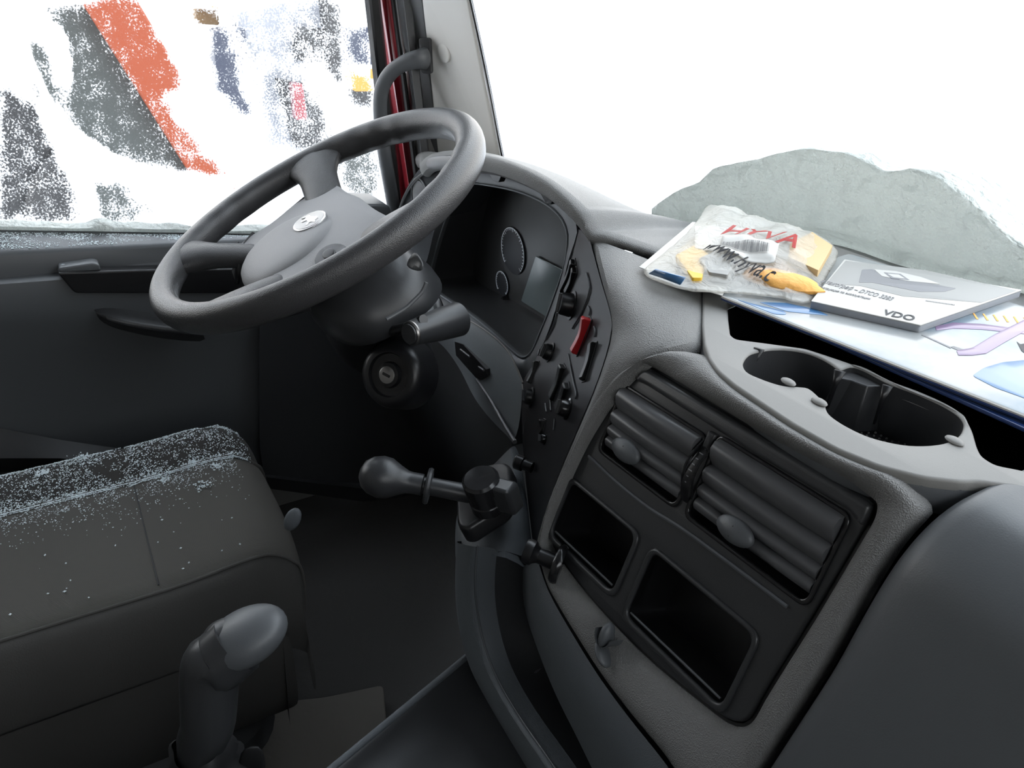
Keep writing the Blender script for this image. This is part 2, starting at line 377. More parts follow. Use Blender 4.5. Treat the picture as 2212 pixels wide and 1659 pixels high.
# rear part of the cab side behind the door's window, roof rail
fdl = Fr((-1.165, 0, 0), (0, 1, 0), v=(0, 0, 1))
struct(M().plate(fdl, [(-1.3, 0), (-1.0, 0), (-1.0, 1.5), (.28, 1.5), (.36, .9), (.36, .3), (-1.0, .3), (-1.0, 0), (.42, 0), (.42, .72), (.36, 1.0), (.34, 1.76), (-1.3, 1.76)], [], -.01, .03, .002).build('wall_left', LINER))
struct(slab('trim_4', -1.16, -1.10, .36, .62, 0, .66, DARK))
# ---- driver's side window: pane and the snow stuck on its outer face
pane = [V((-1.168, -1.02, P(0, 480, x=-1.168).z-.02)), V((-1.168, .295, .60)), V((-1.168, .262, 1.52)), V((-1.168, -1.02, 1.52))]
struct(M().prism(pane, V((-.004, 0, 0))).build('window_1', GLASS, smooth=False))
def seg_d(p, a, b):
    ax, ay = a; bx, by = b; dx, dy = bx-ax, by-ay; t = max(0, min(1, ((p[0]-ax)*dx+(p[1]-ay)*dy)/(dx*dx+dy*dy))); return math.hypot(p[0]-ax-dx*t, p[1]-ay-dy*t)
def poly_in(p, poly):
    c = False; n = len(poly)
    for i in range(n):
        (x1, y1), (x2, y2) = poly[i], poly[i-1]
        if (y1 > p[1]) != (y2 > p[1]) and p[0] < (x2-x1)*(p[1]-y1)/(y2-y1)+x1: c = not c
    return c
def poly_sd(p, poly):
    d = min(seg_d(p, poly[i-1], poly[i]) for i in range(len(poly))); return -d if poly_in(p, poly) else d
# thin-snow patches: outline on the pane, how much snow is left, softness
THIN = [([(95, 25), (210, 10), (300, 150), (372, 300), (425, 385), (330, 350), (255, 348), (205, 320), (165, 290), (150, 225), (146, 150), (125, 60)], .34, 22),
        ([(218, 0), (300, 0), (335, 70), (372, 140), (385, 185), (350, 200), (352, 235), (330, 225), (270, 110)], .31, 14),
        ([(352, 235), (372, 270), (480, 370), (500, 405), (440, 395), (395, 330)], .36, 22),
        ([(0, 190), (55, 215), (95, 240), (120, 330), (155, 400), (150, 470), (0, 480)], .38, 30),
        ([(50, 90), (95, 75), (130, 215), (110, 225), (70, 180)], .40, 22),
        ([(215, 398), (290, 400), (350, 470), (215, 478)], .38, 20),
        ([(300, 405), (400, 415), (480, 470), (330, 470)], .70, 30),
        ([(418, 20), (470, 20), (475, 55), (495, 100), (520, 190), (540, 240), (530, 250), (470, 190), (460, 120), (455, 60), (420, 48)], .32, 16),
        ([(490, 0), (700, 0), (700, 60), (690, 120), (640, 130), (600, 140), (520, 120)], .44, 26),
        ([(560, 150), (640, 150), (700, 240), (705, 330), (640, 330), (580, 300)], .42, 28),
        ([(695, 0), (730, 10), (738, 110), (735, 190), (712, 160)], .38, 16),
        ([(750, 60), (800, 60), (800, 135), (760, 140)], .40, 18),
        ([(755, 165), (800, 160), (800, 230), (765, 225)], .34, 14),
        ([(720, 300), (800, 300), (815, 400), (800, 435), (750, 400)], .40, 22),
        ([(560, 400), (620, 420), (600, 470), (530, 480)], .40, 20)]
RIDGE = [((60, 35), (125, 95), 34), ((125, 95), (138, 170), 26), ((95, 240), (130, 310), 18), ((130, 310), (190, 420), 22), ((190, 420), (205, 490), 16), ((140, 280), (290, 380), 20), ((290, 380), (480, 400), 26)]
gx, gy = list(range(-330, 871, 10)), list(range(-560, 506, 10))
sv, scov, sf = [], [], []
for j, py in enumerate(gy):
    for i, px in enumerate(gx):
        p = P(px, py, x=-1.175); q = (px+10*mnoise.noise(V((px*.03, py*.03, 0))), py+10*mnoise.noise(V((px*.03, py*.03, 5))))
        c = .80+.22*mnoise.noise(V((px*.012, py*.012, 3)))
        for poly, lv, so in THIN:
            t = max(0, min(1, .72-poly_sd(q, poly)/(so*2.1))); c = c*(1-t)+lv*t
        for a, b, wd in RIDGE:
            t = max(0, min(1, 1.2-seg_d(q, a, b)/wd*1.2)); c = max(c, c*(1-t)+1.1*t)
        sv.append(p); scov.append(c)
for j in range(len(gy)-1):
    for i in range(len(gx)-1):
        a = j*len(gx)+i; sf.append([a, a+1, a+1+len(gx), a+len(gx)])
keep = []
for f in sf:
    cy = sum(sv[i].y for i in f)/4; cz = sum(sv[i].z for i in f)/4
    if -1.05 < cy < .30-(cz-.6)*.03 and cz < 1.5: keep.append(f)
SG, sn_, smx = trans_mat('window snow', (.92, .93, .95), .72, 1, gloss=0)
at = sn_.nodes.new('ShaderNodeAttribute'); at.attribute_name = 'cover'
tco = sn_.nodes.new('ShaderNodeTexCoord')
def noi(sc, det=2, rg=.6, vec=None):
    t = sn_.nodes.new('ShaderNodeTexNoise'); t.inputs['Scale'].default_value = sc; t.inputs['Detail'].default_value = det; t.inputs['Roughness'].default_value = rg
    sn_.links.new(vec or tco.outputs['Object'], t.inputs[0]); return t.outputs[0]
def mth(op, a, b=None, c=None, clamp=False):
    t = sn_.nodes.new('ShaderNodeMath'); t.operation = op; t.use_clamp = clamp
    for k, q in enumerate((a, b, c)):
        if q is None: continue
        if isinstance(q, (int, float)): t.inputs[k].default_value = q
        else: sn_.links.new(q, t.inputs[k])
    return t.outputs[0]
fine = noi(300, 4, .75); mid = noi(35, 3, .6)
nz = mth('ADD', mth('MULTIPLY', fine, .70), mth('MULTIPLY', mid, .30))          # about .5 +- .15
thr = mth('SUBTRACT', mth('ADD', nz, mth('MULTIPLY', mth('SUBTRACT', at.outputs['Fac'], .5), .62)), .5)
al = mth('MULTIPLY_ADD', thr, 9.0, .34, clamp=True)
film = mth('MULTIPLY', at.outputs['Fac'], .004)
al = mth('MAXIMUM', al, film)
sn_.links.new(al, smx.inputs[0])
me = bpy.data.meshes.new('window_snow'); o0 = V((-1.175, -.3, .65)); me.from_pydata([tuple(p-o0) for p in sv], [], keep)
ca = me.attributes.new('cover', 'FLOAT', 'POINT')
for i, c in enumerate(scov): ca.data[i].value = c
me.materials.append(SG); o = bpy.data.objects.new('window_snow', me); o.location = o0; link(o)
m_ = o.modifiers.new('s', 'SOLIDIFY'); m_.thickness = .0015; m_.offset = 0
tag(o, 'crust of wind-blown snow and frost on the outside of the driver\'s side window', 'snow', kind='stuff')
# snow lying along the foot of that window
sl = M(); rows = []
for k in range(90):
    y = -1.0+1.32*k/89; zb = P(0, 499, x=-1.15).z*(1-k/89)+0; 
    a = P(0, 490, x=-1.158); b = P(400, 497, x=-1.158); t = (y-a.y)/(b.y-a.y); z = a.z+(b.z-a.z)*t
    h = .009+.007*mnoise.noise(V((y*9, 0, 0)))+.004*mnoise.noise(V((y*30, 3, 0)))+.010*math.exp(-((y-(-.235))/.02)**2)
    rows.append([V((-1.166, y, z-.003)), V((-1.146, y, z-.002)), V((-1.142, y, z+.002+h*.3)), V((-1.150, y, z+h*.8)), V((-1.158, y, z+h)), V((-1.166, y, z+h*1.02))])
sl.loft(rows, closed=True, cap=True); tag(sl.build('snow_ridge', SNOW, ang=80), 'narrow ridge of snow along the bottom seal of the driver\'s side window', 'snow', kind='stuff')
# grab handle on the pillar
gh = thing('grab_handle', P(905, 130, y=.30), 'black curved plastic grab handle on the pale windscreen pillar beside the side window', 'grab handle')
A0 = P(914, 128, y=.345)
gpath = cat_rom([P(918, 126, y=.348), P(905, 128, y=.335), P(880, 134, y=.318), P(852, 150, y=.300), P(832, 175, y=.287), P(822, 210, y=.280), P(823, 270, y=.281), P(832, 340, y=.285), P(845, 415, y=.292), P(856, 480, y=.30)], 6)
gr_ = [(.0135+.006*max(0, 1-i/16), .0105+.004*max(0, 1-i/16)) for i in range(len(gpath))]
M().tube(gpath, gr_, seg=18, up=(.2, 0, 1)).build('grip', DASHS, gh)
fm = Fr(P(919, 124, y=.350), (.75, .66, 0), v=(0.05, .05, -1))
M().plate(fm, rrect(-.010, -.033, .012, .028, .006), [], -.006, .003, .0015).build('mounting_plate', DARK, gh)
# ================================================================== DASHBOARD
dash = thing('dashboard', (-.2, .3, .5), 'dark grey moulded truck dashboard running under the windscreen', 'dashboard')
TL, TR = P(1400, 798, z=.75), P(1888, 1085, z=.75)
C1 = Fr(TL, TR-TL, v=(0, -.42, -1))                 # the face of the centre console; u right, v down, n towards the seats
def on1(px, py, c=0): return P(px, py, pl=Fr0(C1, c))
# ---- hood over the instruments and the top of the dash, back to the windscreen
E1px = [(905, 352, .285), (920, 337, .275), (960, 333, .265), (1000, 335, .262), (1055, 341, .26), (1110, 358, .258), (1165, 385, .257), (1215, 424, .257), (1250, 462, .258), (1272, 500, .26)]
E1 = [P(a, b, y=c) for a, b, c in E1px]+[P(1300, 507, z=.797), P(1350, 523, z=.793), P(1420, 548, z=.789), P(1480, 578, z=.786), P(1530, 610, z=.784), P(1600, 640, z=.782)]
E1 = [V((-1.08, .33, .745)), V((-.985, .30, .765))]+E1+[V((.2, .34, .778)), V((.7, .36, .776)), V((1.08, .36, .775))]
e1 = resample(cat_rom(E1, 6), 90); e2 = resample(cat_rom(E2, 5), 90)
# pair both edges by their x so that the sheet stays regular
def at_x(c, x):
    for a, b in zip(c, c[1:]):
        if a.x <= x <= b.x: return a.lerp(b, (x-a.x)/max(b.x-a.x, 1e-9))
    return c[0].copy() if x < c[0].x else c[-1].copy()
e1 = cat_rom(E1, 8)
rows = [[], [], [], [], [], [], []]
for p in e1:
    xt = p.x-.02 if p.x < .0 else p.x
    q = at_x(cat_rom(E2, 8), max(-1.08, min(1.08, xt-(.05*(p.x < -.4)))))
    lip = max(0, min(1, (-.34-p.x)/.05)); hgt = .012+.012*lip
    rows[0].append(p+V((0, .018, -hgt-.004))); rows[1].append(p+V((0, .003, -hgt))); rows[2].append(p+V((0, 0, -.004)))
    rows[3].append(p+V((0, .006, .003)))
    m1 = p.lerp(q, .35); m1.z += .012*lip; m2 = p.lerp(q, .75); m2.z += .006*lip
    rows[4].append(m1); rows[5].append(m2); rows[6].append(q+V((0, .012, -.01)))
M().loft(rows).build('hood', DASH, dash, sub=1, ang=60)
# slim end cap on the hood's left end
M().loft([[P(918, 338, y=.262), P(960, 333, y=.252), P(1003, 336, y=.249)], [P(918, 356, y=.258), P(960, 352, y=.248), P(1003, 354, y=.245)], [P(922, 366, y=.262), P(960, 366, y=.252), P(1003, 362, y=.249)]]).build('hood_end', DASHS, dash, solid=.004, sub=1)
# left end pod with its round defroster outlet
fpod = Fr((0, .300, 0), (1, 0, 0), v=(0, 0, -1))
pod = [fpod.uv(a, b) for a, b in [(922, 350), (898, 366), (876, 400), (850, 468), (830, 520), (800, 600), (780, 700), (860, 760), (935, 740), (925, 620), (960, 470), (1000, 410), (1040, 372), (1000, 352)]]
pp = M().plate(fpod, rnd(pod, .015), [], -.07, 0, .010, 4).build('side_pod', PODM, dash)
fq_ = Fr((0, .296, 0), (1, 0, 0), v=(0, 0, -1)); rc = fq_.uv(906, 432)
M().tube([fpod.pt(rc[0]+.040*math.cos(t*math.pi/18), rc[1]+.040*math.sin(t*math.pi/18), .002) for t in range(36)], .0022, 8, closed=True).build('outlet_ring', GREYP, pp)
M().plate(fpod, circ(rc[0], rc[1], .036), [], 0, .003, .001).build('outlet_cover', BLACK, pp)
M().tube(cat_rom([fpod.pt(*fpod.uv(a, b), .004) for a, b in [(1000, 362), (940, 366), (905, 385), (880, 420), (862, 470), (850, 520)]], 5), .003, 8).build('pod_bead', DARK, pp)
pxplate('side_shelf', [(762, 443), (800, 441), (842, 443), (850, 470), (840, 560), (800, 560), (770, 480)], x=-1.02, th=.10, m=DASHS, parent=dash, r=.01, bev=.006)
# ---- instrument cluster: surround, recess, face
OP = [(1011, 397), (1061, 401), (1121, 414), (1171, 435), (1205, 460), (1222, 486), (1228, 515), (1222, 570), (1197, 646), (1167, 722), (1148, 762), (1129, 771), (1108, 757), (1070, 722), (1018, 680), (960, 642), (936, 622), (930, 600), (939, 553), (955, 500), (972, 452), (988, 415)]
def yo(py): return .312-.045*max(0, min(1, (py-400)/370))
op = resample(cat_rom([P(a, b, y=yo(b)) for a, b in OP], 4, True), 96, True)
OUT = [(1005, 366), (1061, 374), (1121, 388), (1181, 412), (1222, 446), (1240, 474), (1247, 500), (1228, 562), (1208, 640), (1182, 722), (1150, 790), (1129, 827), (1100, 790), (1060, 745), (1010, 705), (960, 668), (925, 640), (912, 600), (925, 553), (940, 490), (955, 440), (975, 390)]
def yu(px, py): return .300-.05*max(0, min(1, (py-400)/370))-(.0 if px < 1150 else .0)
ou = resample(cat_rom([P(a, b, y=yu(a, b)) for a, b in OUT], 4, True), 96, True)
cl = bpy.data.objects.new('instrument_cluster', None); cl.location = P(1080, 580, y=.33)-off(dash); link(cl, dash)
mid_ = [a.lerp(b, .5)+V((0, -.003, 0)) for a, b in zip(op, ou)]
in1 = [p+V((0, .006, 0)) for p in op]; in2 = [V((p.x, .378, p.z-.004)) for p in op]
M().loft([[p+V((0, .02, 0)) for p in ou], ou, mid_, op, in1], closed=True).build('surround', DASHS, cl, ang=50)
M().tube([p+V((0, -.0015, 0)) for p in op], .0016, 6, closed=True).build('surround_rim', APR, cl)
cin = sum(in2, V((0, 0, 0)))/96
M().loft([in1, [a.lerp(b, .5) for a, b in zip(in1, in2)], in2, [cin+(p-cin)*.5 for p in in2], [cin+(p-cin)*.02 for p in in2]], closed=True, cap='end').build('recess', DARK, cl, ang=30)
YF = cin.y-.002; FF = Fr((0, YF, 0), (1, 0, 0), v=(0, 0, -1))
def ff(px, py): return FF.uv(px, py)
# dial 1 (rev counter) with ticks and numerals
def dial(name, cx, cy, rx, a0, a1, nums, rtick):
    c = ff(cx, cy); q = M()
    pts = [FF.pt(c[0]+rx*math.cos(math.radians(a0+(a1-a0)*k/48)), c[1]-rx*math.sin(math.radians(a0+(a1-a0)*k/48)), .001) for k in range(49)]
    q.tube(pts, .0008, 5)
    n = rtick
    for k in range(n+1):
        t = math.radians(a0+(a1-a0)*k/n); L = .10 if k % 5 else .16
        d = V((math.cos(t), -math.sin(t)))
        q.box(FF.pt(c[0]+d.x*rx*(1-L/2), c[1]+d.y*rx*(1-L/2), .001), (FF.u*d.x+FF.v*d.y)*rx*L/2, (FF.u*-d.y+FF.v*d.x)*.0005, FF.n*.0003)
    for k, s_ in enumerate(nums):
        t = math.radians(a0+(a1-a0)*k/(len(nums)-1))
        q.text(FF, s_, c[0]+rx*.66*math.cos(t)-.004, c[1]-rx*.66*math.sin(t)+.0025, .0028*len(s_), .005)
    o = q.build(name, DIAL, cl)
    M().plate(FF, circ(c[0], c[1], rx*1.04), [], -.001, .0004, .0002).build('dial_face', DIALF, cl)
    return c
dx_ = abs(ff(1141, 536)[0]-ff(1076, 536)[0])/2
dial('rev_counter', 1108, 542, .040, 225, -45, ['0', '5', '10', '15', '20', '25', '30'], 30)
dial('small_gauge', 1085, 612, .022, 225, -45, ['0', '1/2', '1'], 20)
dial('speedometer', 960, 490, .040, 225, -45, ['0', '20', '40', '60', '80', '100', '125'], 30)
lc = [ff(*q) for q in [(1159, 553), (1222, 585), (1192, 690), (1127, 650)]]
M().plate(FF, rnd(lc, .003), [], 0, .002, .0006).build('display_screen', LCD, cl)
M().lathe(P(1095, 645, y=YF), (0, -1, 0), [(0, .007), (.006, .006), (.010, .005), (.0101, .0001)]).build('reset_button', BLACK, cl)
M().loft([[P(1050, 634, y=YF-.001), P(1110, 671, y=YF-.001), P(1173, 711, y=YF-.001)], [P(1045, 642, y=YF-.02), P(1105, 680, y=YF-.02), P(1166, 720, y=YF-.02)]]).build('ledge', DASHS, cl, solid=.002)
# clips hanging beneath the hood
for a in (1067, 1180):
    b_ = 372 if a < 1100 else 420
    M().prism([P(a-14, b_-4, y=.285), P(a+18, b_+4, y=.285), P(a+10, b_+22, y=.285), P(a-2, b_+20, y=.285)], V((0, .01, 0))).build('hood_clip', BLACK, dash, bev=.0008)
# ---- lower apron of the cluster
def PC(a, b, y):
    p = P(a, b, y=y)
    return p if p.x > -1.04 else P(a, b, x=-1.04)
def apron(rows_px, name, m, parent=dash, n=16, **kw):
    rows = [resample(cat_rom([PC(a, b, c) for a, b, c in r], 4), n) for r in rows_px]
    return M().loft(rows).build(name, m, parent, **kw)
apron([[(905, 606, .262), (935, 640, .257), (962, 662, .254), (1032, 703, .250), (1095, 756, .246), (1129, 826, .236)],
       [(905, 622, .255), (932, 655, .250), (958, 680, .246), (1026, 722, .243), (1088, 775, .240), (1128, 850, .228)],
       [(905, 640, .250), (935, 680, .245), (950, 700, .243), (1000, 748, .240), (1060, 810, .233), (1124, 905, .214)],
       [(905, 665, .246), (940, 705, .243), (962, 728, .241), (1005, 775, .236), (1045, 845, .224), (1116, 945, .200)],
       [(905, 690, .262), (935, 730, .262), (960, 750, .258), (995, 800, .252), (1030, 870, .240), (1100, 965, .215)]], 'cluster_apron', APR, sub=1)
M().tube(cat_rom([P(a, b, y=c) for a, b, c in [(955, 668, .2515), (1032, 703, .2485), (1095, 756, .2445), (1129, 826, .2345)]], 6), .0013, 6).build('apron_bead', TRAY, dash)
M().tube(cat_rom([P(a, b, y=c) for a, b, c in [(1128, 830, .232), (1136, 880, .212), (1131, 938, .194)]], 6), .0012, 6).build('apron_bead', TRAY, dash)
# dark slot with two bright catches in the apron
M().prism([P(a, b, y=c) for a, b, c in [(982, 738, .2405), (1000, 744, .2385), (1050, 798, .2275), (1052, 812, .2265), (1038, 822, .2265), (1026, 814, .2285), (985, 768, .2395)]], V((0, .010, 0))).build('apron_slot', BLACK, dash)
for q in [((995, 755), (1014, 770)), ((1034, 792), (1045, 800))]:
    a = P(*q[0], y=.231); b = P(*q[1], y=.224); M().tube([a, b], .0016, 6).build('catch', GREYP, dash)
# ---- knee panel below and behind the steering column
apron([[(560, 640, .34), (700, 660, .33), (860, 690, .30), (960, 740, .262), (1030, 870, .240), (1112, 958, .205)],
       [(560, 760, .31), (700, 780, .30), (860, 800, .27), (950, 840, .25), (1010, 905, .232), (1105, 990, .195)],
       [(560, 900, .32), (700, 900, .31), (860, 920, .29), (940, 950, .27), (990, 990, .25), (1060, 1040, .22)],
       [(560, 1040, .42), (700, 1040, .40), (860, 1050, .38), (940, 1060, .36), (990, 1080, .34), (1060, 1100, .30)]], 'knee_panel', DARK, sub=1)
M().tube(cat_rom([P(a, b, y=c) for a, b, c in [(1030, 820, .232), (1060, 865, .222), (1088, 915, .207), (1112, 955, .197)]], 6), .0035, 8).build('panel_edge', DASHS, dash)
# ---- switch panel turned towards the driver
SL = [(1247, 494, .292), (1226, 562, .285), (1205, 640, .276), (1180, 722, .262), (1150, 790, .245), (1129, 830, .232), (1128, 937, .195), (1136, 1040, .158), (1146, 1130, .125), (1152, 1185, .105)]
SR = [(1270, 503, .268), (1296, 600, .232), (1316, 668, .205), (1322, 705, .192), (1308, 770, .172), (1280, 850, .150), (1240, 945, .133), (1205, 1030, .118), (1175, 1110, .106), (1158, 1188, .096)]
a_ = resample(cat_rom([P(*q[:2], y=q[2]) for q in SL], 5), 24); b_ = resample(cat_rom([P(*q[:2], y=q[2]) for q in SR], 5), 24)
SWR = [[a.lerp(b, t) for a, b in zip(a_, b_)] for t in (0, .25, .5, .75, 1)]
sw = M().loft(SWR).build('switch_panel', SWP, dash, ang=60)
def swp(px, py):
    """point of the curved switch panel seen at a picture point, with the panel's own directions there"""
    best = None; d = (P(px, py, y=.2)-CO).normalized()
    for i in range(len(SWR)-1):
        for j in range(23):
            for tri in ((SWR[i][j], SWR[i][j+1], SWR[i+1][j+1]), (SWR[i][j], SWR[i+1][j+1], SWR[i+1][j])):
                from mathutils.geometry import intersect_ray_tri as irt
                h = irt(tri[0], tri[1], tri[2], d, CO, True)
                if h: best = (h, i, j)
    if best is None:
        j = min(range(24), key=lambda k: min((P(px, py, y=SWR[2][k].y)-SWR[2][k]).length, 9)); return SWR[2][j], V((0, 0, -1)), V((-1, 0, 0))
    h, i, j = best; s = (SWR[i][j+1]-SWR[i][j]).normalized(); t = (SWR[-1][j]-SWR[0][j]).normalized(); n = s.cross(t).normalized()
    if n.dot(CO-h) < 0: n = -n
    return h, s, n
def rocker(a, b, wd=.011, hgt=.007, m=BLACK, name='rocker_switch', label=None):
    pa, _, n1 = swp(*a); pb, _, n2 = swp(*b); n = (n1+n2).normalized(); s = (pb-pa); L = s.length; s.normalize(); t = n.cross(s).normalized()
    q = M(); prof = [(0, -.002), (.0, hgt*.85), (.05, hgt), (.3, hgt*.72), (.5, hgt*.62), (.7, hgt*.66), (.97, hgt*.8), (1, hgt*.55), (1, -.002)]
    q.loft([[pa+s*L*k+n*h+t*x for k, h in prof] for x in (-wd/2, wd/2)], cap=True)
    o = q.build(name, m, sw, bev=.0009, ang=30)
    fr = Fr(pa, s, n=n)
    q = M(); q.plate(fr, rrect(-.002, -wd/2-.0018, L+.002, wd/2+.0018, .002), [rrect(-.0005, -wd/2-.0006, L+.0005, wd/2+.0006, .001)], 0, .0012, .0004); q.build('switch_bezel', DARK, sw)
    if label: o['label'] = label
    return o
rocker((1243, 566), (1216, 628), .009); rocker((1246, 584), (1226, 634), .010)
hz = rocker((1276, 690), (1246, 764), .012, .011, REDSW, 'hazard_switch', 'red hazard rocker switch')
rocker((1286, 742), (1262, 822)); rocker((1220, 792), (1193, 862), .014); rocker((1229, 834), (1206, 884), .013)
rocker((1163, 782), (1145, 828)); rocker((1177, 908), (1170, 940)); rocker((1181, 650), (1166, 700), .008, .002) if False else None
def knob(px, py, r, h, m=BLACK, name='rotary_knob', cut=True):
    p, s, n = swp(px, py); q = M()
    q.lathe(p, n, [(-.002, r*1.25), (.0015, r*1.25), (.002, r*1.02), (h*.8, r*.95), (h, r*.86), (h*1.01, r*.0)], 28)
    o = q.build(name, m, sw, ang=35)
    q = M(); q.box(p+n*(h+.0015), s*r*.8, s.cross(n)*r*.13, n*.002); q.build('knob_grip', DARK, sw, bev=.0006)
    return o
knob(1236, 660, .015, .017); knob(1190, 762, .011, .010); knob(1148, 858, .011, .010); knob(1228, 884, .010, .011, GLOSS); knob(1178, 948, .006, .006, GLOSS)
for pts in ([(1268, 590), (1276, 622), (1262, 668), (1238, 710)], [(1229, 766), (1238, 815), (1246, 850), (1244, 862)], [(1272, 662), (1276, 672), (1274, 682)], [(1285, 706), (1288, 716), (1286, 728)], [(1205, 670), (1197, 705), (1180, 735)], [(1166, 756), (1164, 768)], [(1180, 872), (1182, 890)], [(1190, 862), (1192, 888)], [(1200, 905), (1198, 930)]):
    q = [swp(a, b) for a, b in pts]; M().tube(cat_rom([p+n*.0012 for p, s, n in q], 4), .0011, 6).build('panel_line', DASHS, sw)
# ---- padded centre piece between hood, switch panel and tray
L_ = [P(1278, 515, z=.786), P(1300, 600, z=.782), P(1320, 665, z=.770), P(1330, 705, z=.757)]+[on1(a, b, c) for a, b, c in [(1318, 770, .008), (1288, 850, .006), (1247, 945, .006), (1210, 1030, .006), (1180, 1110, .005), (1161, 1185, .004)]]
L0 = [P(q[0], q[1], y=q[2]+.010) for q in SR]
R_ = [P(1520, 612, z=.783), P(1516, 690, z=.782), P(1512, 728, z=.780), P(1500, 744, z=.779), P(1450, 750, z=.776), P(1400, 766, z=.768)]+[on1(a, b, .012) for a, b in [(1340, 822), (1285, 900), (1240, 985), (1190, 1105), (1163, 1188)]]
N = 28
l0 = resample(cat_rom(L0, 5), N); l1 = resample(cat_rom(L_, 5), N); r1 = resample(cat_rom(R_, 5), N)
lm = [a.lerp(b, .35)+V((0, -.004, .004)) for a, b in zip(l1, r1)]
lm2 = [a.lerp(b, .75)+V((0, -.002, .003)) for a, b in zip(l1, r1)]
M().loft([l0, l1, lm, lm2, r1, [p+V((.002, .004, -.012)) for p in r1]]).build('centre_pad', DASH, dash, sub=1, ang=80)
# ---- padded bezel around the vent and shelf panel
OUTB = [P(1161, 1192, pl=Fr0(C1, .010))]+[on1(a, b, .012) for a, b in [(1193, 1105), (1243, 985), (1289, 900), (1344, 824)]]+[P(1403, 769, z=.768), P(1452, 754, z=.776), P(1500, 748, z=.779), P(1522, 765, z=.780), P(1540, 800, z=.780), P(1575, 838, z=.780), P(1640, 883, z=.780), P(1700, 924, z=.780), P(1800, 980, z=.780), P(1900, 1020, z=.780), P(2000, 1045, z=.780), P(2082, 1056, z=.780)]
GAPL = [(2060, 1066), (1995, 1103), (1935, 1165), (1888, 1235), (1835, 1330), (1780, 1430), (1710, 1540), (1640, 1650), (1560, 1775)]
gapl = [on1(a, b, .010) for a, b in GAPL]
gapl[0] = P(2058, 1066, z=.777); gapl[1] = P(1995, 1103, z=.765)
BOT = [on1(a, b, .010) for a, b in [(1500, 1760), (1440, 1650), (1360, 1550), (1290, 1455), (1225, 1350), (1180, 1270)]]
INN = [(1190, 1162), (1190, 1115), (1213, 1060), (1249, 968), (1281, 880), (1332, 815), (1372, 795), (1400, 790), (1430, 808), (1650, 940), (1878, 1073), (1893, 1087), (1893, 1108), (1870, 1150), (1760, 1335), (1660, 1495), (1630, 1550), (1610, 1566), (1585, 1563), (1540, 1535), (1392, 1412), (1276, 1290), (1208, 1200)]
inn = resample(cat_rom([on1(a, b, 0) for a, b in INN], 5, True), 120, True)
oub = resample(cat_rom(OUTB, 5)+cat_rom(gapl, 5)+cat_rom(BOT, 5), 480, True)
# match each inner point with the outer point in the same direction
ci = C1.pt(.11, .10)
def uv1(p): d = p-C1.o; return d.dot(C1.u), d.dot(C1.v)
def ang_(p): a, b = uv1(p); return math.atan2(b-.10, a-.11)
oa = sorted([(ang_(p), i) for i, p in enumerate(oub)])
def out_at(th):
    best = min(oa, key=lambda q: abs((q[0]-th+math.pi) % (2*math.pi)-math.pi)); return oub[best[1]]
# walk both loops by arc length but start them together; then smooth
k0 = min(range(480), key=lambda i: (oub[i]-inn[0]).length)
oub = oub[k0:]+oub[:k0]
if ((oub[40]-inn[10]).length > (oub[-40]-inn[10]).length): oub = [oub[0]]+oub[1:][::-1]
# dynamic pairing: monotone nearest neighbour
idx = []; cur = 0
for i, p in enumerate(inn):
    lo = cur; hi = min(479, cur+24)
    k = min(range(lo, hi+1), key=lambda j: (oub[j]-p).length+abs(j-i*4)*.0012); idx.append(k); cur = k
mo = [oub[k] for k in idx]
for _ in range(2): mo = [(mo[i-1]+mo[i]*2+mo[(i+1) % 120])/4 for i in range(120)]
moo = [oub[min(range(480), key=lambda j: (oub[j]-p).length)] for p in mo]
b1 = [a.lerp(b, .30)+C1.n*.007 for a, b in zip(inn, moo)]; b2 = [a.lerp(b, .72)+C1.n*.008 for a, b in zip(inn, moo)]
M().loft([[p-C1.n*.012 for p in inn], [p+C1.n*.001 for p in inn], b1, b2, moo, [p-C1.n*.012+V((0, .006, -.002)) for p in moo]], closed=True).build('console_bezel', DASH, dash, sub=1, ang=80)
# black joint around the inner panel and under it
M().tube([p-C1.n*.002 for p in inn], .0022, 6, closed=True).build('panel_joint', BLACK, dash)
# ---- the panel itself
V1 = (-.016, .025, .092, .092); V2 = (.106, .018, .234, .092); S1 = (-.036, .137, .067, .200); S2 = (.089, .138, .211, .208)
cu2 = sum(inn, V((0, 0, 0)))/120
po = [uv1(cu2+(p-cu2)*.985) for p in inn]
def inset(q, e): return (q[0]+e, q[1]+e, q[2]-e, q[3]-e)
pan = M().plate(C1, po, [rrect(*V1, .008), rrect(*V2, .008), rrect(*S1, .010), rrect(*S2, .010)], -.012, .003, .003, 4).build('vent_panel', DARK, dash)
top = [uv1(on1(a, b, .004)) for a, b in [(1392, 802), (1404, 800), (1650, 947), (1872, 1080), (1886, 1093), (1880, 1112), (1866, 1136), (1856, 1128), (1840, 1104), (1640, 985), (1400, 832), (1375, 822)]]
M().plate(C1, rnd(top, .006), [], 0, .009, .004, 4).build('panel_brow', DARK, dash)
M().tube(cat_rom([on1(a, b, .004) for a, b in [(1272, 985), (1330, 1040), (1400, 1096), (1470, 1140), (1560, 1205), (1700, 1310)]], 5), .0018, 6).build('panel_bead', DASHS, dash)
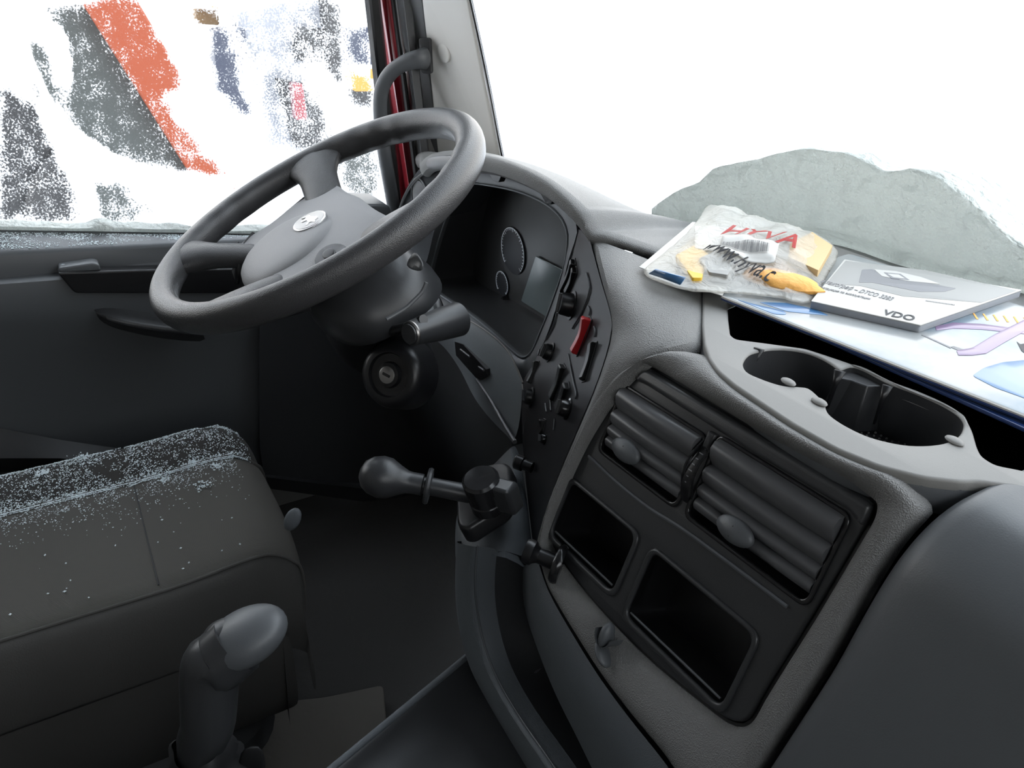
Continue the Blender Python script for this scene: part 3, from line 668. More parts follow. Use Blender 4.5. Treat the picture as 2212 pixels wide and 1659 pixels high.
for nm, q, dp in (('storage_slot', S1, .05), ('storage_slot', S2, .05)):
    lp = rrect(*q, .010); n_s = [C1.pt(a[0], a[1], .003) for a in lp]
    ca_, cb_ = (q[0]+q[2])/2, (q[1]+q[3])/2
    M().loft([n_s, [C1.pt(a[0], a[1], -dp) for a in lp], [C1.pt(ca_+(a[0]-ca_)*.3, cb_+(a[1]-cb_)*.3, -dp) for a in lp]], closed=True, cap='end').build(nm, BLACK, dash, ang=30)
    M().plate(C1, rrect(q[0]-.004, q[1]-.004, q[2]+.004, q[3]+.005, .013), [rrect(q[0]+.001, q[1]+.001, q[2]-.001, q[3]-.001, .010)], .001, .006, .0022, 4).build('slot_frame', DARK, dash)
    M().tube([C1.pt(q[0]+.003, q[3]-.005, .001), C1.pt(q[2]-.006, q[3]-.005, .001)], .0012, 6).build('slot_lip', DASHS, dash)
# ---- air vents: drum with curved slats, finger tab, thumbwheel between them
def vent(q, tabc):
    v = bpy.data.objects.new('air_vent', None); v.location = C1.pt((q[0]+q[2])/2, (q[1]+q[3])/2)-off(dash); link(v, dash)
    lp = rrect(*q, .008); M().loft([[C1.pt(a[0], a[1], .002) for a in lp], [C1.pt(a[0], a[1], -.035) for a in lp]], closed=True, cap='end').build('housing', BLACK, v, ang=30)
    M().plate(C1, rrect(q[0]-.003, q[1]-.003, q[2]+.003, q[3]+.003, .010), [rrect(q[0]+.0008, q[1]+.0008, q[2]-.0008, q[3]-.0008, .008)], .001, .0055, .0015, 4).build('frame', GLOSS, v)
    hh = q[3]-q[1]
    for k, (b0, wv, out_) in enumerate(((.03, 1.75, .013), (.36, 1.25, .010), (.60, .85, .007), (.78, .7, .004))):
        rows = []
        for a in [q[0]+.002+(q[2]-q[0]-.004)*t/10 for t in range(11)]:
            tt = (a-q[0])/(q[2]-q[0]); bul = .003*math.sin(math.pi*tt)
            vb = q[1]+hh*b0
            rows.append([C1.pt(a, vb-.004, -.016), C1.pt(a, vb-.002, out_*.35), C1.pt(a, vb+.001, out_*.85+bul), C1.pt(a, vb+.004*wv, out_+bul), C1.pt(a, vb+.0085*wv, out_*.72+bul), C1.pt(a, vb+.0125*wv, out_*.15+bul*.6), C1.pt(a, vb+.011*wv, out_*.05-.001), C1.pt(a, vb+.004, -.016)])
        M().loft(rows, closed=True, cap=True).build('slat', SLAT, v, ang=60)
    ta, tb = tabc; t_ = M(); t_.ell(C1.pt(ta, tb, .012), C1.u*.0190, C1.v*.0105, C1.n*.0068, 24, 12); t_.box(C1.pt(ta, tb, .002), C1.u*.009, C1.v*.003, C1.n*.01)
    t = t_.build('finger_tab', DASHS, v)
    d = M()
    for i in range(3):
        for j in range(2 if i != 1 else 3): d.ell(C1.pt(ta-.007+.007*i, tb+(-.003+.006*j if i != 1 else -.0045+.0045*j), .0175-(abs(i-1))*.0006), C1.u*.0007, C1.v*.0007, C1.n*.0012, 8, 5)
    d.build('grip_dots', BLACK, v)
    return v
tb1 = uv1(on1(1352, 974, .012)); tb2 = uv1(on1(1588, 1147, .012))
vent(V1, tb1); vent(V2, tb2)
cx_ = (V1[2]+V2[0])/2
tw = M(); rows = []
for k in range(21):
    t = math.radians(-70+140*k/20); rows.append([C1.pt(cx_+a, .057+.036*math.sin(t), -.018+.032*math.cos(t)-abs(a)*.15) for a in (-.0048, -.0044, -.002, .002, .0044, .0048)])
tw.loft(rows).build('thumbwheel', BLACK, dash, ang=50)
tw = M()
for k, L in enumerate((.4, 1, .7, .7, 1, .5, .3)):
    t = math.radians(-42+9*k); tw.box(C1.pt(cx_, .057+.0363*math.sin(t), -.018+.0323*math.cos(t)), C1.u*.0022*L, (C1.v*math.cos(t)-C1.n*math.sin(t))*.0004, C1.n*.0002)
tw.build('thumbwheel_mark', GREYINK, dash)
M().plate(C1, rrect(cx_-.0045, V1[1]-.008, cx_+.0045, V1[1]+.008, .002), [], 0, .008, .003).build('vent_bridge', DARK, dash)
for sgn in (-1, 1):
    M().tube(cat_rom([C1.pt(cx_+sgn*.0062, .024+.060*t, .003+.012*math.sin(math.pi*min(1, t*1.1))) for t in (0, .15, .35, .6, .85, 1)], 5), .0011, 6).build('vent_rib', GLOSS, dash)
# ---- small controls on the lower bezel strip
def kn(px, py, c, axis, prof, name, m, seg=26):
    return M().lathe(on1(px, py, c), axis, prof, seg).build(name, m, dash, ang=35)
kp = on1(1192, 1212, .012); ax = (C1.n*.62-C1.u*.78+C1.v*.05).normalized()
M().lathe(kp-ax*.012, ax, [(0, .019), (.003, .0205), (.006, .0205), (.009, .018), (.010, .010), (.0101, .001)], 28).build('knob_collar', GLOSS, dash)
M().lathe(kp-ax*.004, ax, [(0, .0085), (.018, .0078), (.022, .010), (.024, .0128), (.030, .0130), (.033, .0118), (.034, .001)], 26).build('pull_knob', BLACK, dash, ang=30)
hk = on1(1312, 1392, .012); hk_ = M(); 
hk_.loft([[hk+C1.u*(-.010*math.cos(t))+C1.v*(.012*math.sin(t)-.012)+C1.n*o for t in [math.pi*k/10 for k in range(11)]] for o in (-.006, .010, .012)], cap=False)
hk_.ell(hk-C1.v*.010+C1.n*.006, C1.u*.006+C1.v*.003, C1.v*.013, C1.n*.008, 16, 10)
hk_.ell(hk+C1.v*.008+C1.u*.003+C1.n*.004, C1.u*.011+C1.v*.006, C1.v*.005, C1.n*.009, 16, 10)
hk_.build('bag_hook', DASHS, dash, ang=50)
p, s, n = swp(1146, 1010)
M().lathe(P(1150, 1010, y=.150), V((-.8, -.55, .1)), [(0, .007), (.012, .007), (.013, .0095), (.022, .0095), (.024, .008), (.0241, .001)]).build('push_button', BLACK, dash, ang=35)
# ---- lower strip of the console below the bezel
ls = [resample(cat_rom([on1(a, b, c) for a, b, c in r], 4), 20) for r in (
    [(1158, 1196, .004), (1182, 1272, .004), (1226, 1352, .004), (1290, 1456, .004), (1360, 1552, .004), (1440, 1652, .004), (1520, 1770, .004)],
    [(1140, 1215, .004), (1165, 1290, .006), (1205, 1370, .006), (1262, 1465, .006), (1325, 1560, .006), (1400, 1665, .006), (1480, 1790, .006)],
    [(1132, 1225, -.004), (1145, 1305, -.004), (1180, 1390, -.004), (1225, 1480, -.004), (1285, 1580, -.004), (1345, 1680, -.004), (1420, 1800, -.004)],
    [(1128, 1230, -.05), (1132, 1310, -.05), (1160, 1400, -.05), (1200, 1500, -.05), (1250, 1600, -.05), (1300, 1700, -.05), (1380, 1810, -.05)])]
M().loft(ls).build('console_foot', GREYP, dash, sub=1, ang=70)
# ---- passenger side panel
gp = [P(2112, 1053, z=.780)]+[P(2060, 1078, z=.772), P(2005, 1120, z=.760)]+[on1(a, b, .010) for a, b in [(1950, 1180), (1903, 1248), (1850, 1340), (1795, 1440), (1726, 1548), (1655, 1658), (1575, 1785)]]
gp[1] = P(2066, 1074, z=.774)
g = resample(cat_rom(gp, 5), 26)
ext = [0, .012, .05, .12, .3, .5, .9]
rows = []
for e in ext:
    bul = 0 if e == 0 else .010
    rows.append([p+V((e, -bul*(1 if e > .04 else .6)-.02*min(e, .2), .0)) for p in g])
rows.insert(0, [p+V((-.001, .02, -.012)) for p in g])
tops = [[r[0]+V((0, .20, .0)), r[0]+V((0, .03, .002))]+r for r in rows]
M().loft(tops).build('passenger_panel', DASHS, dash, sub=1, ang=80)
# backing body behind the joints so nothing shows through
M().loft([[V((-.30, .27, .68)), V((-.30, .26, .5)), V((-.32, .24, .2))], [V((-.1, .34, .68)), V((-.12, .24, .55)), V((-.12, .16, .30))], [V((.15, .34, .68)), V((.14, .24, .55)), V((.14, .16, .30))], [V((1.1, .30, .68)), V((1.1, .16, .57)), V((1.1, .12, .2))]]).build('body', BLACK, dash, solid=.01)
M().loft([[V((x, y, .762+.004*(y > .4))) for x in (-.37, -.30, -.205)] for y in (.262, .35, .45)]).build('backing_plate', BLACK, dash)  # added plate, unseen, stops daylight leaking through the gap under the hood lip
# ---- tray with cup holders (flat top at z = .78)
ZT = .781; FT = Fr((0, 0, ZT), (1, 0, 0), v=(0, 1, 0))
def ft(a, b): return FT.uv(a, b)
cups = [(1606, 782), (1618, 765), (1638, 758), (1670, 753), (1709, 754), (1745, 761), (1776, 773), (1800, 787), (1815, 797), (1838, 790), (1865, 797), (1905, 818), (1931, 830), (1975, 846), (2015, 863), (2045, 878), (2068, 893), (2080, 907), (2082, 920), (2073, 938), (2052, 951), (2028, 958), (1990, 961), (1950, 959), (1905, 950), (1870, 939), (1836, 923), (1809, 907), (1792, 893), (1785, 880), (1783, 868), (1770, 856), (1748, 838), (1722, 834), (1693, 832), (1667, 825), (1645, 817), (1622, 807), (1610, 797)]
cuv = [ft(a, b) for a, b in cups]
pit = [ft(a, b) for a, b in [(1572, 652), (1574, 690), (1578, 722), (1590, 732), (1660, 741), (1740, 752), (1790, 768), (1860, 792), (1960, 838), (2040, 870), (2085, 895), (2102, 930), (2112, 965), (2122, 985), (2150, 1003), (2212, 1015)]]+[(.45, .245), (.95, .25), (.95, .50), (-.20, .49)]
outl = [ft(a, b) for a, b in [(1518, 620), (1517, 700), (1521, 742), (1532, 775), (1550, 800), (1585, 830), (1648, 872), (1708, 912), (1806, 968), (1900, 1006), (1995, 1030), (2080, 1040), (2110, 1038), (2212, 1052)]]+[(.5, .20), (1.08, .21), (1.08, .52), (-.23, .52)]
cup_s = [V((q.x, q.y)) for q in cat_rom([V((a, b, 0)) for a, b in cuv], 3, True)]
tr = M().plate(FT, rnd(outl, .006, 3), [cup_s, rnd(pit, .004, 3)], -.010, 0, .0025, 3).build('tray', TRAY, dash)
sk = [FT.pt(a, b, 0) for a, b in outl[:-4]]
M().loft([[p+V((0, .003, -.003)) for p in sk], [p+V((0, -.002, -.012)) for p in sk], [p+V((0, .004, -.03)) for p in sk]]).build('tray_skirt', DASHS, tr, ang=70)
lw = [FT.pt(q.x, q.y, -.002) for q in cup_s]; cc_ = sum(lw, V((0, 0, 0)))/len(lw)
def shr(p, k, dz): 
    return V((cc_.x+(p.x-cc_.x)*k, cc_.y+(p.y-cc_.y)*k, p.z+dz))
M().loft([lw, [shr(p, .985, -.02) for p in lw], [shr(p, .965, -.046) for p in lw], [shr(p, .4, -.047) for p in lw]], closed=True, cap='end').build('cup_well', DARK, tr, ang=35)
M().loft([[V((a.x, a.y, ZT-.009)), V((a.x, a.y, ZT-.0895))] for a in [FT.pt(*q) for q in pit+[pit[0]]]]).build('tray_wall', BLACK, tr, ang=30)
M().plate(FT, pit, [], -.09, -.085, .001).build('tray_floor', BLACK, tr)
# island between the two cups
isl = [P(a, b, z=ZT-.006) for a, b in [(1809, 816), (1840, 822), (1873, 834), (1905, 833), (1925, 836), (1905, 812), (1840, 792), (1818, 800)]]
isb = [V((p.x+(-.006 if i < 2 or i > 6 else .004), p.y-(.010 if i < 4 else 0), p.z-.040)) for i, p in enumerate(isl)]
M().loft([isl, isb], closed=True, cap=True).build('cup_divider', DARK, tr, ang=20, bev=.001)
for a, b, dx in [((1640, 752), (1640, 806), 10), ((1815, 800), (1800, 862), 12), ((1918, 832), (1908, 896), 11)]:
    t0 = P(a[0]-dx, a[1]-2, z=ZT+.0006); t1 = P(a[0]+dx, a[1]+4, z=ZT+.0006); t2 = P(b[0]-3, b[1], z=ZT-.05) ; 
    y_ = V((0, -.004, 0)); M().loft([[t0, t1], [t0.lerp(t1, .3)+V((0, -.003, -.012)), t0.lerp(t1, .75)+V((0, -.003, -.012))], [t0.lerp(t1, .42)+V((0, -.006, -.034)), t0.lerp(t1, .62)+V((0, -.006, -.034))]]).build('cup_notch', BLACK, tr, solid=.004)  # black wedges stand in for the dark slots in the cup wall
for a, b in [(1703, 825), (1770, 868), (2062, 952)]:
    c = P(a, b, z=ZT+.001); M().ell(c, V((.0075, -.001, 0)), V((.001, .0045, 0)), V((0, 0, .0022)), 18, 8).build('cup_tab', TRAY, tr)
dm = M()
dc = P(1895, 928, z=ZT-.0475)
for i in range(-9, 10):
    for j in range(-4, 5):
        c = dc+V((.0055*i+(j % 2)*.00275, .0055*j, 0)); dm.ell(c, (.0011, 0, 0), (0, .0011, 0), (0, 0, .0012), 6, 4)
dm.build('cup_mat', TRAY, tr)
# ---- brake lever console and the long storage bin down the side
BR = [(1113, 965, .16), (1128, 990, .155), (1135, 1060, .14), (1142, 1130, .12), (1150, 1200, .10)]
apron([[(1112, 962, .175), (1122, 985, .165), (1134, 1050, .145), (1142, 1110, .128), (1150, 1190, .105), (1152, 1230, .09)],
       [(1104, 965, .160), (1112, 990, .150), (1124, 1050, .130), (1130, 1110, .110), (1138, 1190, .090), (1140, 1235, .08)],
       [(1080, 990, .150), (1075, 1010, .140), (1070, 1060, .115), (1075, 1110, .085), (1090, 1160, .065), (1100, 1200, .055)],
       [(1062, 1008, .150), (1030, 1040, .120), (1005, 1080, .080), (1000, 1120, .050), (1010, 1160, .035), (1020, 1195, .03)],
       [(1055, 1012, .170), (1015, 1045, .130), (990, 1095, .070), (983, 1130, .040), (982, 1165, .025), (984, 1195, .02)],
       [(1060, 1030, .190), (1015, 1060, .150), (990, 1110, .090), (984, 1145, .070), (983, 1180, .06), (984, 1210, .06)]], 'brake_console', GREYP, sub=1, ang=80)
LIPO = [(983, 1170), (980, 1230), (981, 1300), (990, 1370), (1010, 1440), (1040, 1500), (1080, 1570), (1122, 1640), (1170, 1720), (1220, 1800)]
LIPI = [(1018, 1180), (1014, 1240), (1016, 1300), (1028, 1370), (1050, 1440), (1080, 1500), (1120, 1565), (1165, 1630), (1215, 1705), (1265, 1780)]
yb = .020
lo = resample(cat_rom([P(a, b, y=yb+.003) for a, b in LIPO], 4), 30); li = resample(cat_rom([P(a, b, y=yb) for a, b in LIPI], 4), 30)
binr = [[p+V((-.004, .05, -.02)) for p in lo], [p+V((-.001, .006, -.002)) for p in lo], lo, [a.lerp(b, .5)+V((0, -.003, .001)) for a, b in zip(lo, li)], li, [p+V((.002, .004, -.001)) for p in li], [p+V((.004, .03, -.01)) for p in li]]
bn = M().loft(binr).build('storage_bin', GREYP, dash, sub=1, ang=80)
M().tube([p+V((.003, .006, 0)) for p in li], .0012, 6).build('bin_bead', BEIGE if False else DASHS, bn)
M().loft([[p+V((.004, .03, -.01)) for p in li], [p+V((.02, .09, -.05)) for p in li], [p+V((.10, .12, -.03)) for p in li]]).build('bin_wall', DARK, bn, sub=1)
M().loft([[P(1080, 1478, y=.035), P(1170, 1418, y=.095)], [P(1092, 1492, y=.035), P(1180, 1436, y=.095)], [P(1100, 1515, y=.05), P(1200, 1500, y=.10)]]).build('bin_divider', DASHS, bn, solid=.003)
M().loft([[P(1105, 1520, y=.045), P(1235, 1500, y=.105)], [P(1160, 1600, y=.05), P(1330, 1640, y=.105)], [P(1250, 1720, y=.05), P(1400, 1760, y=.10)]]).build('bin_floor', FOOT, bn, solid=.004)
# ---- engine tunnel and floor mat
tun = M(); e0 = P(1015, 1408, z=.30); e1_ = P(705, 1663, z=.30); dd = (e0-e1_).normalized(); a0 = e1_-dd*.35; a1 = e0+dd*.25
prof = [(-.006, -.30), (-.004, -.02), (0, -.003), (.004, 0), (.010, -.002), (.014, -.012), (.05, -.03), (.60, -.035)]
tun.loft([[a0+V((x, 0, z)) for x, z in prof], [a1+V((x, 0, z)) for x, z in prof]])
struct(tun.build('wall_tunnel', DARK, ang=50))
ln = M(); ln.tube([a0+V((.004, 0, .0015)), a1+V((.004, 0, .0015))], .0042, 10)
struct(ln.build('trim_5', GREYP))
mt_ = M().plate(Fr((0, 0, .03), (1, 0, 0), v=(0, 1, 0)), rnd([Fr((0, 0, .03), (1, 0, 0), v=(0, 1, 0)).uv(a, b) for a, b in [(540, 1570), (560, 1520), (700, 1505), (828, 1478), (835, 1560), (900, 1640), (720, 1800), (400, 1700)]], .01), [], -.02, 0, .003).build('floor_mat', MATM)
tag(mt_, 'brownish grey rubber floor mat in the footwell in front of the driver seat', 'floor mat')
# ================================================================== STEERING WHEEL
WC = V((-.62, 0, .80)); wa, wbb = .42078872, -.05230279
WN = V((math.sin(wbb)*math.cos(wa), -math.sin(wa)*math.cos(wbb), math.cos(wa)*math.cos(wbb))).normalized()
WU = (V((1, 0, 0))-WN*WN.x).normalized(); WV = WN.cross(WU)
def wp(u, v, h=0): return WC+WU*u+WV*v+WN*h
def wang(d, r, h=0): return wp(r*math.cos(math.radians(d)), r*math.sin(math.radians(d)), h)
wheel = thing('steering_wheel', WC, 'large black leather-grained steering wheel with a grey airbag cover and an oval silver badge', 'steering wheel')
RC = .2205; rows = []
for k in range(144):
    d = k*2.5; rr = .0158+.0016*max(0, math.cos(math.radians(d-90))); c = wang(d, RC)
    e = (c-WC).normalized()
    wob = [0.0012*math.sin(math.radians(d)*30) if 190 < d < 225 or 120 < d < 165 or 15 < d < 60 else 0][0]
    row = []
    for q in range(20):
        t = 2*math.pi*q/20; ri = rr*(1.12 if math.cos(t) < 0 else 1.0)
        row.append(c+e*(ri*math.cos(t)-(wob if math.cos(t) < -.3 else 0))+WN*rr*(1.05 if math.sin(t) > 0 else 1.45)*math.sin(t))
    rows.append(row)
M().loft(rows, closed=True, wrap=True).build('rim', LEATH, wheel)
def spoke(d, hr, w0, w1, hh):
    """from the hub to the rim, flaring where it runs into the rim"""
    rws = []; e = V((math.cos(math.radians(d)), math.sin(math.radians(d)))); t_ = V((-e.y, e.x))
    for k in range(13):
        t = k/12; r = hr+(RC-.002-hr)*t; fl = w0+(w1-w0)*t**3+.016*max(0, t-.55)**1.5*4
        th = .0125+.003*t; h = hh*(1-t)**1.2*1.0-.001
        rws.append([wp(e.x*r+t_.x*fl*math.cos(a), e.y*r+t_.y*fl*math.cos(a), h+th*math.sin(a)*(1 if math.sin(a) > 0 else 1.3)) for a in [2*math.pi*q/18 for q in range(18)]])
    return M().loft(rws, closed=True, cap=True).build('spoke', LEATH, wheel, ang=70)
spoke(163, .100, .028, .036, -.034); spoke(233, .105, .021, .026, -.036); spoke(-53, .105, .021, .026, -.036); spoke(17, .100, .028, .036, -.034)
# airbag cover: a domed four-armed pad with a raised lobe towards the driver
arms = [(-.142, .058), (-.120, .062), (-.060, .058), (0, .060), (.060, .058), (.120, .062), (.142, .058), (.152, .030), (.150, -.005), (.135, -.030), (.128, -.055), (.138, -.080), (.140, -.100), (.118, -.124), (.104, -.128), (.085, -.112), (.060, -.094), (0, -.085), (-.060, -.094), (-.085, -.112), (-.104, -.128), (-.118, -.124), (-.140, -.100), (-.138, -.080), (-.128, -.055), (-.135, -.030), (-.150, -.005), (-.152, .030)]
pad = resample(cat_rom([V((a, b, 0)) for a, b in arms], 5, True), 110, True)
def padh(a, b): r = math.hypot(a, b*1.1); return -.015-.45*r*r
ctr = V((0, -.02, 0)); rws = []
for k, dz in ((1.0, -.016), (1.0, -.008), (.985, -.003), (.95, 0), (.8, 0), (.6, 0), (.4, 0), (.2, 0), (.02, 0)):
    rws.append([wp(*(lambda c: (c.x, c.y, padh(c.x, c.y)+dz))(ctr+(p-ctr)*k)) for p in pad])
ab = M().loft(rws, closed=True, cap=True).build('airbag_cover', HUBM, wheel, ang=60)
lobe = resample(cat_rom([V((a, b, 0)) for a, b in [(-.046, .008), (0, .022), (.046, .008), (.076, -.030), (.080, -.070), (.062, -.108), (.030, -.126), (0, -.130), (-.030, -.126), (-.062, -.108), (-.080, -.070), (-.076, -.030)]], 6, True), 80, True)
lc_ = V((0, -.045, 0)); rws = []
for k, h in ((1.0, -.055), (1.0, -.026), (.985, -.016), (.95, -.009), (.85, -.0035), (.7, -.001), (.5, .0005), (.3, .001), (.02, .001)):
    rws.append([wp(c.x, c.y, h-.010-.25*max(0, -c.y-.02)**1.5+(.0 if c.y < 0 else -c.y*.28)) for c in [lc_+(p-lc_)*k for p in lobe]])
lb = M().loft(rws, closed=True, cap=True).build('cover_lobe', HUBM, ab, ang=70)
# oval badge with a small running-animal relief
fb = Fr(wp(0, -.014, -.0105), WU, n=(WN+WV*.03).normalized()); vv = 1 if fb.v.dot(WV) > 0 else -1
bd = M().plate(fb, circ(0, 0, .0275, 44, .0235), [], -.006, .0022, .0012, 4).build('badge', SILVER, wheel)
M().plate(fb, circ(0, 0, .0248, 44, .0208), [], .0018, .0027, .0003).build('badge_face', CHROME, bd)
li_ = [(-.017, -.002), (-.013, .004), (-.006, .0035), (0, .005), (.004, .0075), (.009, .0068), (.011, .003), (.016, .003), (.0165, .0015), (.011, .0), (.009, -.002), (.013, -.005), (.010, -.006), (.005, -.002), (-.002, -.002), (-.004, -.006), (-.008, -.0065), (-.007, -.003), (-.012, 0), (-.015, -.004)]
M().plate(fb, [(a*1.15, b*vv*1.5) for a, b in li_], [], .0026, .0034, .0003).build('badge_relief', SILVER, bd)
# switch cluster set in the right-hand arm and dark trim under the lower arm
fs = Fr(wp(.118, -.028, padh(.118, -.028)+.0005), WU, n=(WN+WU*.2-WV*.05).normalized())
M().plate(fs, circ(0, 0, .026, 32, .021), [], -.004, .0012, .001).build('switch_pod', GLOSS, wheel)
M().plate(fs, circ(-.004, 0, .010, 24, .008), [], 0, .0045, .002).build('switch_button', BLACK, wheel)
for sx in (-1, 1):
    M().loft([[wp(sx*.055, -.118, -.030), wp(sx*.100, -.112, -.026), wp(sx*.140, -.075, -.026)], [wp(sx*.060, -.135, -.05), wp(sx*.112, -.130, -.05), wp(sx*.150, -.085, -.05)]]).build('arm_trim', BLACK, wheel, solid=.004)
    M().tube([wp(sx*.150, -.010, -.028), wp(sx*.147, .028, -.022), wp(sx*.141, .060, -.026)], .0012, 6).build('cover_seam', BLACK, wheel)
    M().tube([wp(sx*.118, -.126, -.030), wp(sx*.130, -.113, -.026), wp(sx*.143, -.100, -.028)], .0012, 6).build('cover_seam', BLACK, wheel)
rws = []
for h, a, b in ((-.030, .105, .085), (-.045, .100, .085), (-.062, .080, .070), (-.075, .06, .055)):
    rws.append([wp(a*math.cos(t), -.025+b*math.sin(t), h) for t in [2*math.pi*q/40 for q in range(40)]])
M().loft(rws, closed=True, cap=True).build('hub_back', BLACK, wheel, ang=60)
# ---- column
colm = thing('steering_column', WC+WN*-.2, 'black plastic steering column housing with ignition lock under the steering wheel', 'steering column')
def sec(c, a, b, n=36, p=2.6, ax=(WU, WV)):
    out = []
    for q in range(n):
        t = 2*math.pi*q/n; ct, st = math.cos(t), math.sin(t)
        out.append(c+ax[0]*a*math.copysign(abs(ct)**(2/p), ct)+ax[1]*b*math.copysign(abs(st)**(2/p), st))
    return out
rws = []
for h, a, b, du, dv in ((-.074, .060, .055, 0, 0), (-.080, .088, .070, 0, .0), (-.105, .105, .080, .01, .0), (-.135, .112, .085, .015, .005), (-.150, .110, .082, .015, .01)):
    rws.append(sec(wp(du, dv, h), a, b))
M().loft(rws, closed=True, cap=True).build('upper_shroud', DARK, colm, ang=60)
rws = []
for h, a, b, du, dv in ((-.153, .100, .075, .010, .005), (-.18, .085, .072, -.02, -.005), (-.23, .065, .065, -.05, -.01), (-.30, .05, .05, -.06, .0)):
    rws.append(sec(wp(du, dv, h), a, b))
M().loft(rws, closed=True, cap=True).build('lower_shroud', BLACK, colm, ang=60)
sk_ = P(882, 722, x=-.42); ax = (CR*.62+CF*.70+CU*.26).normalized(); 
M().lathe(sk_, ax, [(-.001, .001), (0, .0120), (.002, .0125), (.003, .0145), (.02, .0165), (.05, .020), (.085, .022)], 28).build('tilt_knob', DARK, colm, ang=40)
M().lathe(sk_, -ax, [(-.006, .0150), (-.004, .0152), (-.002, .0138)], 28, cap=False).build('knob_ring', CHROME, colm)
ig = P(836, 810, x=-.50); ia = (CO-ig).normalized()*.55+V((.1, -.6, .15)); ia.normalize()
M().lathe(ig-ia*.05, ia, [(0, .050), (.035, .046), (.044, .042), (.047, .036), (.0475, .030), (.043, .028), (.043, .018), (.049, .016), (.050, .010)], 32).build('ignition_housing', BLACK, colm, ang=40)
M().lathe(ig, ia, [(-.002, .0115), (.001, .0115), (.0015, .0105), (.0016, .0001)], 28).build('lock_face', CHROME, colm)
fk = Fr(ig+ia*.0018, (WU), n=ia); M().plate(fk, rrect(-.006, -.0018, .006, .0018, .001), [], 0, .0008, .0002).build('key_slot', BLACK, colm)
M().loft([[P(896, 540, x=-.45), P(880, 560, x=-.44), P(877, 575, x=-.44)], [P(905, 550, x=-.42), P(900, 575, x=-.41), P(888, 583, x=-.42)], [P(915, 568, x=-.40), P(915, 585, x=-.40), P(905, 586, x=-.41)]]).build('shroud_tip', DASHS, colm, solid=.004, sub=1)
M().loft([[P(921, 600, y=.243), P(932, 620, y=.241), P(950, 645, y=.239), P(961, 672, y=.237), P(960, 695, y=.236)], [P(915, 628, y=.236), P(926, 645, y=.234), P(938, 662, y=.232), P(944, 685, y=.231), P(953, 706, y=.231)]]).build('column_gusset', DASHS, colm, solid=.004)
M().tube(cat_rom([P(a, b, x=-.42) for a, b in [(921, 610), (912, 630), (893, 650), (874, 667), (835, 690)]], 5), .0024, 8).build('shroud_seam', DASHS, colm)
st = M(); st.tube([P(915, 690, x=-.42), P(880, 705, x=-.46), P(840, 716, x=-.50), P(800, 716, x=-.53)], [.006, .006, .007, .008], 10); st.build('stalk', BLACK, colm)
# ================================================================== DRIVER SEAT
seat = thing('driver_seat', (-.63, -.45, .0), 'dark brown-grey cloth driver seat cushion dusted with snow', 'seat')
XR = [(-.83, .27), (-.842, .33), (-.842, .372), (-.828, .402), (-.806, .416), (-.780, .416), (-.752, .408), (-.728, .397), (-.718, .401), (-.67, .402), (-.61, .402), (-.55, .402), (-.50, .401), (-.480, .398), (-.470, .392), (-.463, .392), (-.450, .386), (-.441, .368), (-.436, .338), (-.436, .30), (-.445, .25)]
YC = [-1.0, -.85, -.7, -.55, -.45, -.36, -.295, -.287, -.279, -.24, -.20, -.165, -.140, -.122, -.108, -.100, -.098, -.104]
def fz(y, z): 
    t = max(0, (y+.20)/.10); base = .28
    dz = {0: 0}.get(0); drop = 0
    if y > -.20: drop = .010*t+(.045*max(0, t-.45)**2*3)
    return z-drop
rws = []
for ix, (x, z) in enumerate(XR):
    r = []
    for iy, y in enumerate(YC):
        zz = fz(y, z); xx = x+.0*y
        if 8 <= ix <= 13 and abs(y+.287) < .002: zz -= .003
        if iy >= len(YC)-2: zz = z-.085-(.05 if iy == len(YC)-1 else 0)
        crown = .008*math.sin(math.pi*min(1, max(0, (y+1.0)/.9)))
        xx -= .030*max(0, min(1, (y+.28)/.17))**1.5
        rnd_ = .0
        yy = y-(.035*(abs(x+.65)/.24)**4 if y > -.2 else 0)
        r.append(V((xx, yy, zz+crown)))
    rws.append(r)
def seatpart(i0, i1, name, m): M().loft(rws[i0:i1+1]).build(name, m, seat, sub=1, ang=180)
seatpart(7, 14, 'cushion', CLOTH); seatpart(0, 7, 'bolster', VELOUR); seatpart(14, 20, 'bolster', CLOTHD)
M().tube([p+V((0, 0, .0015)) for p in cat_rom(rws[7], 3)], .0028, 8).build('piping', PIPING, seat)
M().tube([p+V((0, 0, .001)) for p in cat_rom(rws[14], 3)], .0024, 8).build('piping', PIPING, seat)
M().loft([[V((x_, y, z)) for y in (-1.0, -.6, -.25, -.16, -.15)] for x_, z in ((-.43, .30), (-.435, .24), (-.45, .16), (-.47, .12))]).build('side_skirt', CLOTHD, seat, sub=1)
M().loft([[V((-.43, -.16, .30)), V((-.65, -.13, .30)), V((-.88, -.16, .30))], [V((-.44, -.17, .12)), V((-.65, -.14, .12)), V((-.87, -.17, .12))]]).build('front_skirt', CLOTHD, seat)
q = M()
for k in range(6):
    z = .02+.022*k; q.add([], []); 
rws2 = [[V((-.65+(.17+.018*(k % 2))*a_x, -.45+(.26+.02*(k % 2))*b_y, .01+.020*k)) for a_x, b_y in [(math.copysign(abs(math.cos(t))**.5, math.cos(t)), math.copysign(abs(math.sin(t))**.5, math.sin(t))) for t in [2*math.pi*j/40 for j in range(40)]]] for k in range(8)]
M().loft(rws2, closed=True, cap=True).build('suspension_bellows', SEAL, seat, ang=50)
M().tube([p+V((0, 0, .0012)) for p in [rws[k][7] for k in range(8, 14)]], .0012, 6).build('cross_seam', SEAL, seat)
c = P(632, 1122, x=-.47); M().ell(c, V((.004, .010, 0)), V((0, .006, .016)), V((.006, 0, 0)), 16, 10).build('adjuster_lever', GREYP, seat)
